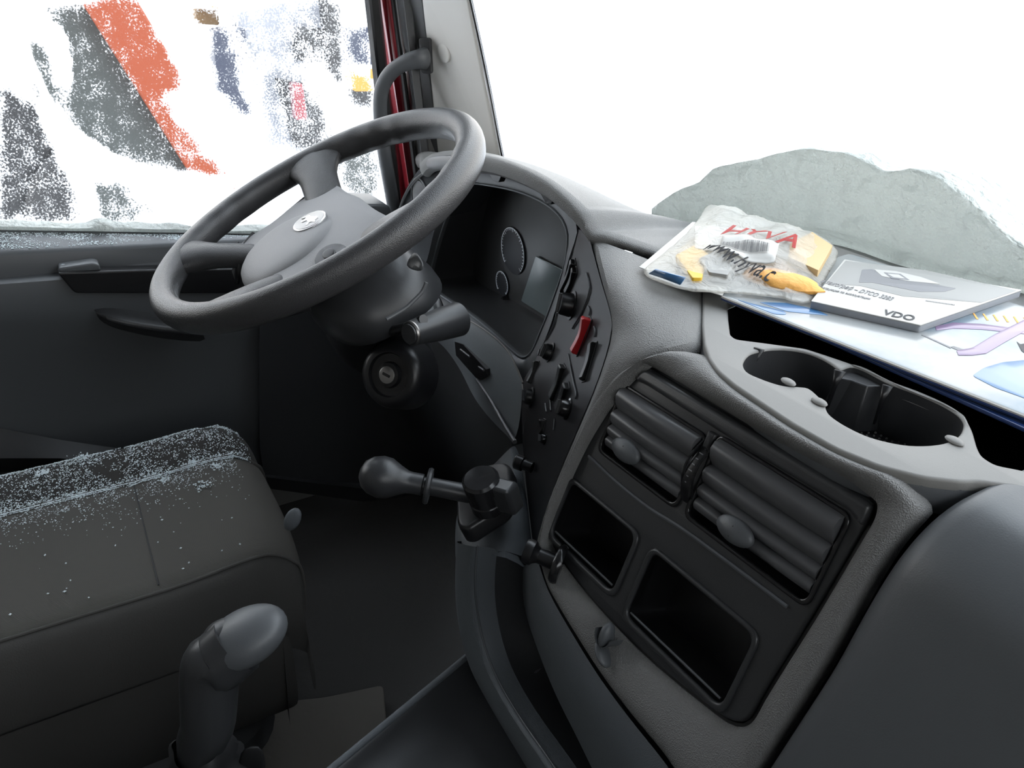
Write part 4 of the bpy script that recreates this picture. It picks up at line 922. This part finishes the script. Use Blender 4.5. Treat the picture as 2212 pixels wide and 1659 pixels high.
# snow crystals lying on the seat
def flakes(pts, name, label, m=FLAKE):
    q = M()
    for p, r in pts:
        a = [V((random.uniform(.6, 1.3)*r, 0, 0)), V((0, random.uniform(.6, 1.3)*r, 0)), V((0, 0, r*random.uniform(.5, .9)))]
        rot = Matrix.Rotation(random.uniform(0, 6.28), 3, 'Z')
        vs = [rot@(s*k) for k in a for s in (1, -1)]
        q.add([p+v for v in vs], [[0, 2, 4], [2, 1, 4], [1, 3, 4], [3, 0, 4], [2, 0, 5], [1, 2, 5], [3, 1, 5], [0, 3, 5]])
    o = q.build(name, m, weld=False, ang=20); return tag(o, label, 'snow', kind='stuff')
def seat_pt(fx, y):
    ix = min(int(fx), len(rws)-2); t = fx-ix
    r0_, r1_ = rws[ix], rws[ix+1]
    for j in range(len(YC)-1):
        if YC[j] <= y <= YC[j+1]:
            s_ = (y-YC[j])/(YC[j+1]-YC[j]); return r0_[j].lerp(r0_[j+1], s_).lerp(r1_[j].lerp(r1_[j+1], s_), t)
    return r0_[-1]
pts = []
for _ in range(15000):
    fx = random.uniform(2.6, 7.6); y = random.uniform(-.62, -.11)
    p = seat_pt(fx, y)
    if mnoise.noise(p*70)+mnoise.noise(p*25)*.6+random.uniform(-.4, .4) < -.15: continue
    pts.append((p+V((0, 0, .001)), random.uniform(.0004, .0013)))
for _ in range(2600):
    y = random.uniform(-.62, -.12); pts.append((seat_pt(7+random.gauss(.1, .22), y)+V((0, 0, .003)), random.uniform(.0007, .0016)))
for _ in range(5200):
    e = abs(random.gauss(0, .9)); fx = 7.6+e; y = random.uniform(-.60, -.14)
    if fx > 12 or mnoise.noise(V((fx*3, y*42, 0)))+random.uniform(-.4, .4) < -.1+.08*e: continue
    pts.append((seat_pt(fx, y)+V((0, 0, .001)), random.uniform(.0004, .0012)))
for _ in range(45):
    pts.append((seat_pt(random.uniform(8, 12.5), random.uniform(-.55, -.15))+V((0, 0, .001)), random.uniform(.0010, .0022)))
for fx, y, r in ((4.2, -.345, .0075), (7.3, -.36, .005), (8.2, -.245, .006), (9.2, -.20, .006), (8.4, -.17, .005), (6.8, -.20, .004), (4.8, -.40, .005)):
    p0 = seat_pt(fx, y)
    for _ in range(45):
        pts.append((p0+V((random.gauss(0, r), random.gauss(0, r), .001+random.random()*r*.4)), random.uniform(.0008, .0022)))
flakes(pts, 'seat_snow', 'loose snow crystals scattered over the far side of the driver seat cushion')
pts = []
for _ in range(9000):
    y = random.uniform(-.75, .12); t = random.random()**1.2
    a = P(0, 503, x=-1.146); b = P(400, 508, x=-1.146); c1 = P(0, 540, x=-1.092); c2 = P(400, 521, x=-1.092)
    u_ = (y-a.y)/(b.y-a.y); p0 = a.lerp(b, u_); u2 = (y-c1.y)/(c2.y-c1.y); p1 = c1.lerp(c2, u2); p = p0.lerp(p1, t); p.y = y
    if mnoise.noise(V((y*22, t*2.5, 2)))+random.uniform(-.3, .3) < -.35+.55*t*(1 if y > -.25 else .4): continue
    pts.append((p+V((0, 0, .001)), random.uniform(.0006, .0016)))
for _ in range(500):
    p = P(random.uniform(135, 212), 0, x=-1.06); p = P(random.uniform(130, 212), random.uniform(572, 584), x=-1.066); pts.append((p+V((0, 0, .001)), random.uniform(.0005, .0014)))
flakes(pts, 'sill_snow', 'snow crystals scattered along the top of the driver\'s door panel')
# ================================================================== LEVERS
KC = V((-.215, -.222, .515))
gk = P(528, 1378, pl=Fr0(Fr(KC, (1, 0, 0), n=(CO-KC).normalized()), 0))
kb = P(455, 1600, y=-.235); 
shift = thing('gear_lever', (gk.x-.02, gk.y-.03, .14), 'black gear lever with a big smooth oval knob beside the driver seat', 'gear lever')
ax_l = CR*.90+CU*.42; ax_l.normalize(); ax_n = (CU*.8-CF*.6+CR*-.25).normalized(); ax_n = (ax_n-ax_l*ax_n.dot(ax_l)).normalized(); ax_t = ax_l.cross(ax_n)
q = M(); q.ell(gk, ax_l*.044, ax_t*.032, ax_n*.0225, 36, 20); q.build('knob', DASHS, shift)
q = M(); q.ell(gk-ax_l*.0185-ax_t*.004+ax_n*.002, ax_l*.0235, ax_t*.0230, ax_n*.0215, 36, 18); q.build('knob_cap', DARK, shift)
hb = P(455, 1445, pl=Fr0(Fr(gk, (1, 0, 0), n=(CO-gk).normalized()), -.02)); h2 = P(450, 1560, pl=Fr0(Fr(gk, (1, 0, 0), n=(CO-gk).normalized()), -.05)); h3 = P(440, 1640, pl=Fr0(Fr(gk, (1, 0, 0), n=(CO-gk).normalized()), -.09))
M().tube(cat_rom([gk-ax_l*.010-ax_n*.004, gk.lerp(hb, .7), hb, h2, h3, h3+V((0, 0, -.20))], 6), [.030]*7+[.030-.0004*k for k in range(24)], 22).build('handle', DARK, shift)
bt = M(); rws3 = []
for k in range(14):
    t = k/13; r = .026+.035*t+.004*math.sin(t*26); c = h3+V((0, 0, .022-.13*t))
    rws3.append([c+V((r*(1+.08*math.sin(5*a+k*.9))*math.cos(a), r*(1+.08*math.sin(5*a+k*.9))*math.sin(a), .004*math.sin(3*a+k))) for a in [2*math.pi*j/36 for j in range(36)]])
bt.loft(rws3, closed=True).build('gaiter', SEAL, shift, ang=70)
lf = M(); a = P(520, 1615, pl=Fr0(Fr(gk, (1, 0, 0), n=(CO-gk).normalized()), -.06)); lf.loft([[a, P(565, 1605, z=a.z)], [P(515, 1640, z=a.z-.02), P(575, 1635, z=a.z-.015)], [P(505, 1675, z=a.z-.06), P(580, 1680, z=a.z-.06)]]).build('gaiter_flap', SEAL, shift, solid=.003, sub=1)
mark = M(); ma = [P(a, b, pl=Fr0(Fr(gk, (1, 0, 0), n=(CO-gk).normalized()), 0)) for a, b in [(536, 1484), (543, 1492), (541, 1500), (534, 1518), (531, 1530), (529, 1518)]]
# brake lever
brk = thing('brake_lever', P(1060, 1060, y=.10), 'black parking brake lever with a bulb-shaped knob and pull collar pointing at the seat', 'brake lever')
kb0 = P(822, 1030, y=-.045); kb1 = P(1010, 1066, y=.035); bx = (kb1-kb0).normalized(); LL = (kb1-kb0).length
def pos(px): 
    return (px-822)/188*LL
M().lathe(kb0, bx, [(-.0235, .0005), (-.023, .006), (-.019, .0145), (-.011, .0205), (0, .0235), (.010, .0225), (.021, .0165), (.030, .0125), (.034, .0120), (.047, .0120), (.048, .0095), (.060, .009)], 32).build('knob', DARK, brk, ang=35)
M().lathe(kb0, bx, [(.050, .010), (.051, .0195), (.0535, .0205), (.056, .0195), (.057, .010)], 30).build('pull_collar', DARK, brk, ang=30)
M().lathe(kb0, bx, [(.057, .0100), (.100, .0105), (.102, .010), (.1025, .004)], 26).build('sleeve', DARK, brk, ang=30)
M().tube([kb0+bx*.10, kb1+bx*.02], .0035, 10).build('rod', BLACK, brk)
bc = P(1046, 1060, y=.040); bu = V((.55, .80, .1)).normalized(); bv = V((0, -.25, -1)).normalized(); bn_ = bu.cross(bv).normalized()
hx = (P(1075, 1050, y=.09)-P(1030, 1070, y=.09)).normalized()
vx = V((.1, -.3, 1)).normalized()
M().lathe(bc-vx*.026, vx, [(0, .017), (.002, .0195), (.014, .0195), (.015, .0185), (.030, .0185), (.031, .0200), (.044, .0200), (.047, .017), (.048, .001)], 34).build('pivot_drum', GLOSS, brk, ang=30)
M().box(bc+V((.014, .014, -.002)), vx*.020, V((.014, .010, 0)), V((-.006, .010, 0))).build('drum_block', DARK, brk, bev=.004)
qa, qb, qc = P(1110, 1020, y=.112), P(1000, 1090, y=.045), P(1010, 1160, y=.018)
fbk = Fr(qb, qa-qb, v=qc-qb)
bpl = [fbk.uv(a, b) for a, b in [(1000, 1062), (1040, 1025), (1100, 1015), (1113, 1025), (1112, 1085), (1095, 1112), (1020, 1160), (1003, 1160), (996, 1145), (995, 1090)]]
M().plate(fbk, rnd(bpl, .008), [], -.010, .013, .005, 4).build('base', BLACK, brk)
# ================================================================== THINGS LYING ON THE DASH
def quad(fr, pts): return [fr.uv(a, b) for a, b in pts]
ZB = .7885
# glossy brochure/cover lying across the tray, navy folder beneath it
FN = Fr((0, 0, .784), (1, 0, 0), v=(0, 1, 0))
A = P(1556, 655, z=.786); B = P(2212, 925, z=.786); ux = (B-A).normalized()
def sheet(name, z, t, a_px, b_px, ext_, dep, m, r=.006, skew=0.):
    a = P(*a_px, z=z); b = P(*b_px, z=z); u = (b-a).normalized(); f = Fr(V((a.x, a.y, z)), u, n=(0, 0, 1))
    if f.v.y < 0: f.v = -f.v
    L = (b-a).length+ext_
    q = M().plate(f, rnd([(0, 0), (L, 0), (L, dep), (skew, dep)], r), [], 0, t, min(.0012, t*.45), 3)
    return q, f, L
fo, ff0, _ = sheet('folder', .7825, .0035, (1700, 703), (2212, 935), .10, .22, NAVY)
tag(fo.build('folder', NAVY), 'dark navy folder sticking out beneath the glossy blue and white brochure', 'folder')
br_, fbz, LB = sheet('brochure', .7862, .0060, (1553, 648), (2212, 912), .12, .215, PALE)
bro = thing('brochure', fbz.pt(.1, .1, 0), 'large glossy pale blue and white printed brochure lying along the dash behind the cup holders', 'brochure')
br_.build('cover', PALE, bro)
FB = Fr(fbz.o+V((0, 0, .0060)), fbz.u, n=(0, 0, 1)); 
M().tube([FB.pt(.004, .0006*s_, -.003)+V((0, -.0012, 0)) for s_ in (1, 1)][:1]+[FB.o+FB.u*(LB-.004)+V((0, -.0010, -.003))], .0017, 8).build('spine', NAVY, bro)
M().tube([FB.o+FB.u*.004+V((0, -.0006, -.0012)), FB.o+FB.u*(LB-.004)+V((0, -.0006, -.0012))], .0016, 6).build('spine_edge', PAPER, bro)  # white strip paints the highlight along the brochure's front edge
def printed(name, pts, m, r=.004, lift=.0003, smooth_=True):
    q = [FB.uv(a, b) for a, b in pts]; q = [V((min(max(a, .003), LB-.003), min(max(b, .003), .212))) for a, b in q]
    return M().plate(FB, rnd(q, r), [], 0, lift, lift*.3, 1).build(name, m, bro)
printed('blue_print', [(1575, 652), (1640, 660), (1695, 672), (1700, 680), (1660, 684), (1640, 676), (1590, 661)], BLUE)
printed('blue_print', [(1640, 653), (1700, 655), (1762, 668), (1790, 682), (1745, 678), (1700, 673)], BLUE, .002)
printed('blue_print', [(2100, 812), (2125, 795), (2165, 783), (2215, 778), (2400, 800), (2400, 940), (2212, 860), (2150, 838)], BLUE)
printed('pipe_print', [(2020, 705), (2060, 697), (2120, 700), (2215, 712), (2215, 722), (2120, 712), (2060, 710), (2022, 714)], PURPLE, .001)
printed('pipe_print', [(2215, 690), (2215, 715), (2170, 740), (2130, 764), (2100, 768), (2070, 768), (2066, 758), (2100, 752), (2150, 722)], PURPLE, .001, .0005)
printed('cable_print', [(2052, 750), (2060, 748), (2085, 756), (2080, 762)], GREYINK, .0005)
printed('cable_print', [(1990, 724), (1996, 724), (2056, 751), (2053, 753)], GREYINK, .0003, .0003)
printed('cable_print', [(2196, 738), (2204, 744), (2215, 742), (2215, 765), (2206, 758)], INK, .0005)
for k in range(9):
    a = 2100+k*22; printed('rib_print', [(a, 676+k*2), (a+4, 676+k*2), (a+14, 690+k*2), (a+9, 690+k*2)], YEL2, .0003)
# instruction booklet
zb = .7862+.0062; A_, B_, C_, D_ = P(1752, 650, z=zb+.0075), P(1988, 702, z=zb+.0075), P(2208, 626, z=zb+.0075), P(1824, 560, z=zb+.0075)
FK = Fr(V((A_.x, A_.y, zb)), B_-A_, n=(0, 0, 1))
if FK.v.y < 0: FK.v = -FK.v
bk = thing('booklet', FK.o, 'thick white instruction booklet with a grey device pictured on the cover, lying on the brochure', 'booklet')
Q = quad(Fr(FK.o+V((0, 0, .0075)), FK.u, n=(0, 0, 1)), [(1752, 650), (1988, 702), (2208, 626), (1824, 560)])
Qs = [(0, 0), (Q[1][0], 0), (Q[2][0], Q[2][1]), (Q[3][0], Q[3][1])]
M().plate(FK, rnd([(a, b) for a, b in Qs], .002), [], 0, .0062, .0004).build('pages', PAGES, bk)
M().plate(FK, rnd([(a, b) for a, b in Qs], .0015), [], .0064, .0075, .0003).build('cover', PAPER, bk)
FC = Fr(FK.o+V((0, 0, .0075)), FK.u, n=(0, 0, 1))
if (FC.v-FK.v).length > 1: FC.v = -FC.v
def onbk(pts, name, m, r=.0005, lift=.00025): return M().plate(FC, rnd(quad(FC, pts), r), [], 0, lift, lift*.3, 1).build(name, m, bk)
onbk([(1785, 612), (1827, 563), (2000, 584), (2196, 628), (2120, 654), (1950, 640), (1860, 618)], 'grey_panel', LGREY, .001)
onbk([(1862, 583), (1884, 582), (1900, 590), (1945, 600), (2030, 617), (2066, 624), (2040, 631), (1985, 631), (1930, 620), (1884, 611), (1855, 611)], 'device_print', GREYINK, .002, .0005)
onbk([(1888, 583), (1935, 587), (1990, 600), (2032, 615), (1960, 608), (1905, 598)], 'device_print', PAPER, .002, .0008)
onbk([(1908, 590), (1945, 593), (1965, 607), (1925, 603)], 'device_print', GREYINK, .001, .0010)
onbk([(1916, 593), (1941, 595), (1955, 604), (1929, 601)], 'device_print', PAPER, .001, .0012)
def line_text(fr, a, b, body, h_px, name, m, parent, shear=0, thick=.00015, lift=0, bold=0):
    p = fr.uv(*a); q = fr.uv(*b); d = V((q[0]-p[0], q[1]-p[1])); ang_t = math.atan2(d.y, d.x)
    mid = ((a[0]+b[0])/2, (a[1]+b[1])/2); t1 = fr.uv(mid[0], mid[1]); t2 = fr.uv(mid[0], mid[1]-h_px)
    nrm = V((-math.sin(ang_t), math.cos(ang_t))); hh = abs(V((t2[0]-t1[0], t2[1]-t1[1])).dot(nrm))
    up = 1 if V((t2[0]-t1[0], t2[1]-t1[1])).dot(nrm) > 0 else -1
    f2 = Fr0(fr, lift); fr2 = Fr.__new__(Fr); fr2.o = f2.o; fr2.u = fr.u; fr2.v = fr.v; fr2.n = fr.n
    return M().text(fr2, body, p[0], p[1], d.length, hh, thick, up, ang_t, shear, bold).build(name, m, parent, weld=False, smooth=False)
line_text(FC, (1770, 610), (1924, 650), 'а тахограф – DTCO 3283', 9, 'title_text', GREYINK, bk, lift=.0003)
line_text(FC, (1768, 622), (1878, 648), 'инструкция по эксплуатации', 3.5, 'title_text', GREYINK, bk, lift=.0003)
line_text(FC, (1904, 679), (1972, 694), 'VDO', 12, 'title_text', INK, bk, lift=.0003, bold=.02)
line_text(FC, (2000, 651), (2062, 660), '....................', 2, 'title_text', GREYINK, bk, lift=.0003)
# white paper sheet under the bag
FP = Fr((0, 0, .7930), (1, 0, 0), v=(0, 1, 0))
sh = M().plate(FP, rnd(quad(FP, [(1380, 578), (1496, 480), (1640, 505), (1560, 640), (1470, 612)]), .002), [], 0, .0008, .0003, 1).build('paper_sheet', PAPER)
tag(sh, 'loose sheet of white paper sticking out under the left end of the plastic bag', 'paper')
fpz = Fr((0, 0, .7894), (1, 0, 0), v=(0, 1, 0))
# clear bag of fitting parts
ZG = .7950
bag = thing('plastic_bag', P(1590, 600, z=ZG), 'crumpled clear plastic bag of yellow fitting parts with a barcode label, lying on the dash', 'bag')
BO = [(1534, 442), (1600, 462), (1671, 487), (1765, 506), (1811, 543), (1790, 590), (1748, 656), (1692, 645), (1640, 640), (1588, 634), (1530, 632), (1482, 628), (1422, 609), (1388, 586), (1430, 550), (1484, 503), (1515, 464)]
bo = resample(cat_rom([P(a, b, z=ZG) for a, b in BO], 2, True), 90, True)
bc_ = sum(bo, V((0, 0, 0)))/90
def bagh(p, k):
    n1 = mnoise.noise(V((p.x*38, p.y*38, 1))); n2 = mnoise.noise(V((p.x*90, p.y*60, 4))); n3 = 0
    f = min(1, (1-k)*2.2)
    return f*(.021+.006*n1+.0012*n2)+.0010*n2
rws = []
for k in [1, .97, .93, .88, .82, .75, .68, .6, .52, .44, .36, .28, .2, .1, .02]:
    r = []
    for p in bo:
        c = bc_+(p-bc_)*k; c.z = ZG+bagh(c, k); r.append(c)
    rws.append(r)
und = [[V(((bc_+(p-bc_)*k).x, (bc_+(p-bc_)*k).y, ZG-.0005)) for p in bo] for k in (.02, .5, .95)]
M().loft(und+rws, closed=True, cap=True).build('bag_film', POLY, bag, ang=180)
def drape(name, pts, m, parent, lift=.0012, n=14, thick=0, r=0):
    """a print or label following the film: outline in picture points, four corners in order"""
    fr = Fr((0, 0, ZG+.018), (1, 0, 0), v=(0, 1, 0)); q = [V(fr.uv(a, b)).to_3d() if False else V((*fr.uv(a, b), 0)) for a, b in pts]
    g = []
    for i in range(n+1):
        a = q[0].lerp(q[3], i/n); b = q[1].lerp(q[2], i/n); row = []
        for j in range(n+1):
            c = a.lerp(b, j/n); w_ = V((c.x, c.y, 0)); k = .0
            d = V((c.x-bc_.x, c.y-bc_.y, 0)); 
            best = max(.0, min(1.0, max((d.length/max((bo[i2]-bc_).to_2d().length, 1e-6)) for i2 in [min(range(90), key=lambda t: -(V((bo[t].x-bc_.x, bo[t].y-bc_.y, 0)).normalized().dot(d.normalized())) if d.length > 0 else 0)])))
            w_.z = ZG+bagh(w_, best)+lift; row.append(w_)
        g.append(row)
    return M().loft(g).build(name, m, parent, solid=.0003)
drape('barcode_label', [(1560, 518), (1683, 532), (1672, 572), (1548, 548)], PAPER, bag, .0022)
def film_text(a, b, h_px, body, m, name, parent, lift=.002, shear=0, bold=.004):
    fr = Fr((0, 0, ZG+.018), (1, 0, 0), v=(0, 1, 0))
    o = line_text(fr, a, b, body, h_px, name, m, parent, shear=shear, bold=bold)
    oo = off(o)
    for v_ in o.data.vertices:
        p = v_.co+oo; d = V((p.x-bc_.x, p.y-bc_.y, 0)); t = min(range(90), key=lambda t: -V((bo[t].x-bc_.x, bo[t].y-bc_.y, 0)).normalized().dot(d.normalized()))
        k = d.length/(bo[t]-bc_).to_2d().length; p.z = ZG+bagh(p, min(1, k))+lift; v_.co = p-oo
    m_ = o.modifiers.new('s', 'SOLIDIFY'); m_.thickness = .0002
    return o
film_text((1556, 512), (1718, 540), 20, 'HYVA', REDINK, 'logo_text', bag, .0030, .12, .012)
film_text((1512, 545), (1660, 590), 20, 'www.hyva.c', INK, 'web_text', bag, .0034)
bq = M(); fr_ = Fr((0, 0, ZG+.018), (1, 0, 0), v=(0, 1, 0)); p0 = V((*fr_.uv(1560, 529), 0)); p1 = V((*fr_.uv(1660, 543), 0)); dv = V((*fr_.uv(1556, 543), 0))-p0
x = 0; random.seed(3)
while x < 1:
    w_ = random.choice((.006, .010, .016)); 
    a = p0.lerp(p1, x); b = p0.lerp(p1, min(1, x+w_)); qd = []
    for c in (a, b, b+dv, a+dv):
        d = V((c.x-bc_.x, c.y-bc_.y, 0)); t = min(range(90), key=lambda t: -V((bo[t].x-bc_.x, bo[t].y-bc_.y, 0)).normalized().dot(d.normalized())); k = d.length/(bo[t]-bc_).to_2d().length
        qd.append(V((c.x, c.y, ZG+bagh(c, k)+.0042)))
    bq.add(qd, [[0, 1, 2, 3]]); x += w_+random.choice((.006, .010, .014))
bq.build('barcode', INK, bag, smooth=False)
fcn = Fr((0, 0, ZG+.004), (1, 0, 0), v=(0, 1, 0))
def inbag(name, pts, m, t, label, cat, z=.003, r=.002):
    f = Fr((0, 0, ZG+z), (1, 0, 0), v=(0, 1, 0))
    return tag(M().plate(f, rnd(quad(f, pts), r), [], 0, t, .0005).build(name, m), label, cat)
inbag('yellow_card', [(1458, 562), (1500, 540), (1530, 560), (1515, 612), (1495, 612)], YEL, .006, 'bright yellow folded card at the left inside the clear bag', 'card')
inbag('kraft_card', [(1705, 540), (1752, 515), (1796, 545), (1765, 600), (1700, 570)], BEIGE, .008, 'plain brown card at the right inside the clear bag', 'card')
inbag('paper_slip', [(1500, 500), (1600, 505), (1640, 520), (1560, 560), (1500, 548)], PAPER, .007, 'white paper slip in the upper left of the clear bag', 'paper')
inbag('paper_label', [(1508, 575), (1540, 560), (1590, 575), (1570, 612), (1530, 606)], LGREY, .009, 'pale grey label with scribbled writing inside the clear bag', 'label')
rb = M(); c = P(1688, 606, z=ZG+.006); rws = []
for k in range(9):
    t = k/8*math.pi; r = []
    for j in range(26):
        a = 2*math.pi*j/26; rr = math.sin(t)*(1+.18*mnoise.noise(V((math.cos(a)*2, math.sin(a)*2, k*.5))))
        r.append(c+V((.040*rr*math.cos(a), .020*rr*math.sin(a)+.010*rr*math.cos(a), .0085*math.cos(t))))
    rws.append(r)
tag(rb.loft(rws, closed=True, cap=True).build('crumpled_wrapper', YEL2), 'crumpled orange wrapper at the front right inside the clear bag', 'wrapper')
tag(M().loft([[P(a, b, z=ZG+.004) for a, b in [(1402, 590), (1432, 600), (1470, 615)]], [P(a, b, z=ZG+.012) for a, b in [(1415, 582), (1445, 590), (1480, 600)]]]).build('blue_wrapper', BLUE, solid=.002), 'small blue wrapper in the left corner of the clear bag', 'wrapper')
# ================================================================== OUTSIDE
GZ = -1.25
struct(M().loft([[V((x, y, GZ)) for x in (-50, -12, 0, 12, 50)] for y in (-50, -10, 0, 10, 60)]).build('ground', GSNOW))
STEEL = mat('dark grey steel body', (.040, .046, .044), .5, (14, .004))
OR = mat('orange paint', (.24, .036, .004), .6); DK = mat('dark machine paint', (.012, .012, .014), .5); BL = mat('dark blue paint', (.02, .026, .05), .5); YO = mat('amber plastic', (.45, .20, .03), .4)
def bar(a_px, b_px, x, wd, dp, name, m, parent=None, bev=.01):
    a = P(*a_px, x=x); b = P(*b_px, x=x); d = (b-a).normalized(); n = d.cross(V((1, 0, 0))).normalized()
    c = (a+b)/2; return M().box(c+V((-dp/2, 0, 0)), d*(b-a).length/2, n*wd/2, V((dp/2, 0, 0))).build(name, m, parent, bev=bev)
tk = thing('tipper_truck', (-3.4, -.9, GZ), 'dark grey tipper truck body with an orange diagonal post parked beyond the driver\'s window', 'truck')
fx_ = Fr((-3.2, 0, 0), (0, 1, 0), v=(0, 0, 1))
def xpl(pts, x, th, name, m, parent, r=.02):
    f = Fr((x, 0, 0), (0, 1, 0), v=(0, 0, 1)); f2 = [f.uv(a, b) for a, b in pts]
    q = rnd(f2, r); return M().plate(f, q, [], -th, 0, .01).build(name, m, parent)
xpl([(60, 15), (230, 8), (300, 110), (360, 230), (440, 345), (500, 420), (210, 520), (180, 420), (150, 300), (70, 120)], -3.2, .6, 'body_side', STEEL, tk)
bar((200, -60), (505, 440), -3.1, .17, .16, 'post', OR, tk)
bar((160, -60), (470, 440), -3.12, .05, .10, 'post_flange', DK, tk)
xpl([(-200, 180), (80, 200), (130, 330), (200, 560), (-200, 560)], -3.3, .5, 'under_frame', DK, tk)
M().lathe(P(250, 470, x=-3.25), (1, 0, 0), [(-.3, .01), (-.3, .30), (-.02, .32), (0, .29), (.0, .15), (-.05, .13), (-.05, .01)], 36).build('wheel', DK, tk)
t2 = thing('parked_truck', (-5.4, 1.2, GZ), 'second dark blue and grey truck further off beyond the driver\'s window', 'truck')
xpl([(505, 30), (700, -20), (700, 340), (590, 340), (560, 200)], -5.4, .8, 'cab', mat('pale grey paint', (.22, .23, .26), .5), t2)
xpl([(460, 70), (530, 60), (545, 260), (500, 250), (470, 190)], -5.2, .3, 'mirror_housing', BL, t2)
xpl([(640, 60), (695, 60), (700, 140), (640, 130)], -5.3, .1, 'side_window', DK, t2)
xpl([(695, -10), (735, -10), (740, 180), (715, 185)], -5.2, .1, 'post', DK, t2)
xpl([(600, 170), (700, 190), (705, 320), (640, 320)], -5.3, .1, 'wheel_arch', DK, t2)
xpl([(632, 180), (655, 180), (665, 260), (640, 260)], -5.1, .1, 'tail_lamp', RED, t2)
t3 = thing('far_vehicle', (-7.5, 2.6, GZ), 'distant vehicle with an amber lamp seen near the window\'s front edge', 'vehicle')
xpl([(745, 60), (810, 60), (810, 140), (750, 140)], -7.5, .5, 'cab', BL, t3)
xpl([(755, 150), (815, 150), (815, 200), (765, 200)], -7.5, .2, 'amber_lamp', YO, t3)
xpl([(760, 195), (815, 195), (820, 240), (770, 240)], -7.5, .3, 'frame', DK, t3)
xpl([(715, 290), (830, 290), (830, 440), (740, 440)], -7.6, .5, 'lower_body', STEEL, t3)
xpl([(415, -10), (480, -10), (480, 20), (425, 15)], -5.6, .1, 'amber_lamp', YO, t2)
xpl([(420, 20), (470, 20), (475, 55), (425, 52)], -5.7, .1, 'bracket', mat('brown dirt', (.15, .09, .04), .8), t2)
# ---- snow bank lying on the scuttle against the outside of the windscreen
TOPS = [(1400, 452), (1425, 432), (1452, 415), (1500, 397), (1538, 362), (1620, 345), (1700, 327), (1760, 323), (1815, 332), (1855, 347), (1900, 373), (1960, 365), (2020, 385), (2060, 420), (2110, 462), (2170, 520), (2225, 560), (2330, 600), (2450, 640)]
BOTS = [(1396, 468), (1425, 485), (1460, 500), (1520, 515), (1580, 525), (1640, 530), (1700, 538), (1760, 545), (1810, 555), (1850, 565), (1900, 580), (1960, 600), (2020, 620), (2060, 630), (2110, 640), (2170, 650), (2225, 660), (2330, 675), (2450, 690)]
def wsp(px, py):
    """point where a sight line meets the windscreen"""
    d = (P(px, py, y=1)-CO).normalized(); best = None
    from mathutils.geometry import intersect_ray_tri as irt
    for i in range(len(wrow)-1):
        for j in range(len(wb)-1):
            for tr_ in ((wrow[i][j], wrow[i][j+1], wrow[i+1][j+1]), (wrow[i][j], wrow[i+1][j+1], wrow[i+1][j])):
                h = irt(*tr_, d, CO, True)
                if h: return h
    return None
cols = []; nT = 60
tp = resample([V((a, b, 0)) for a, b in TOPS], nT); bt_ = [V((p.x, np.interp(p.x, [q[0] for q in BOTS], [q[1] for q in BOTS]), 0)) for p in tp]
front = []
for p, q in zip(tp, bt_):
    c = []
    for k in range(14):
        t = k/13; x_, y_ = q.x+(p.x-q.x)*t, q.y+(p.y-q.y)*t+5*mnoise.noise(V((p.x*.02, t*4, 0)))*t
        h = wsp(x_, y_)
        if h is None: h = P(x_, y_, y=.585)
        c.append(h+V((0, .006, 0)))
    front.append(c)
grid = []
for i, c in enumerate(front):
    th = .10+.03*mnoise.noise(V((i*.2, 0, 0))); r = [c[0]+V((0, .02, -.12))]+[p+V((0, .003*abs(mnoise.noise(p*60)), 0)) for p in c]
    n = len(c)
    for k in range(n-1, -1, -1):
        t = k/(n-1); s_ = math.sqrt(max(0, 1-t**2.2)); nn = mnoise.noise(c[k]*14)*.02+mnoise.noise(c[k]*45)*.006
        r.append(c[k]+V((0, .012+th*s_*1.5+nn*s_+.004, .010*(1-abs(2*t-1))+mnoise.noise(c[k]*30)*.004)))
    grid.append(r)
tag(M().loft(grid, closed=True, cap=True).build('snow_bank', SNOW, ang=180), 'lumpy bank of greyish snow piled against the outside of the windscreen\'s foot', 'snow', kind='stuff')
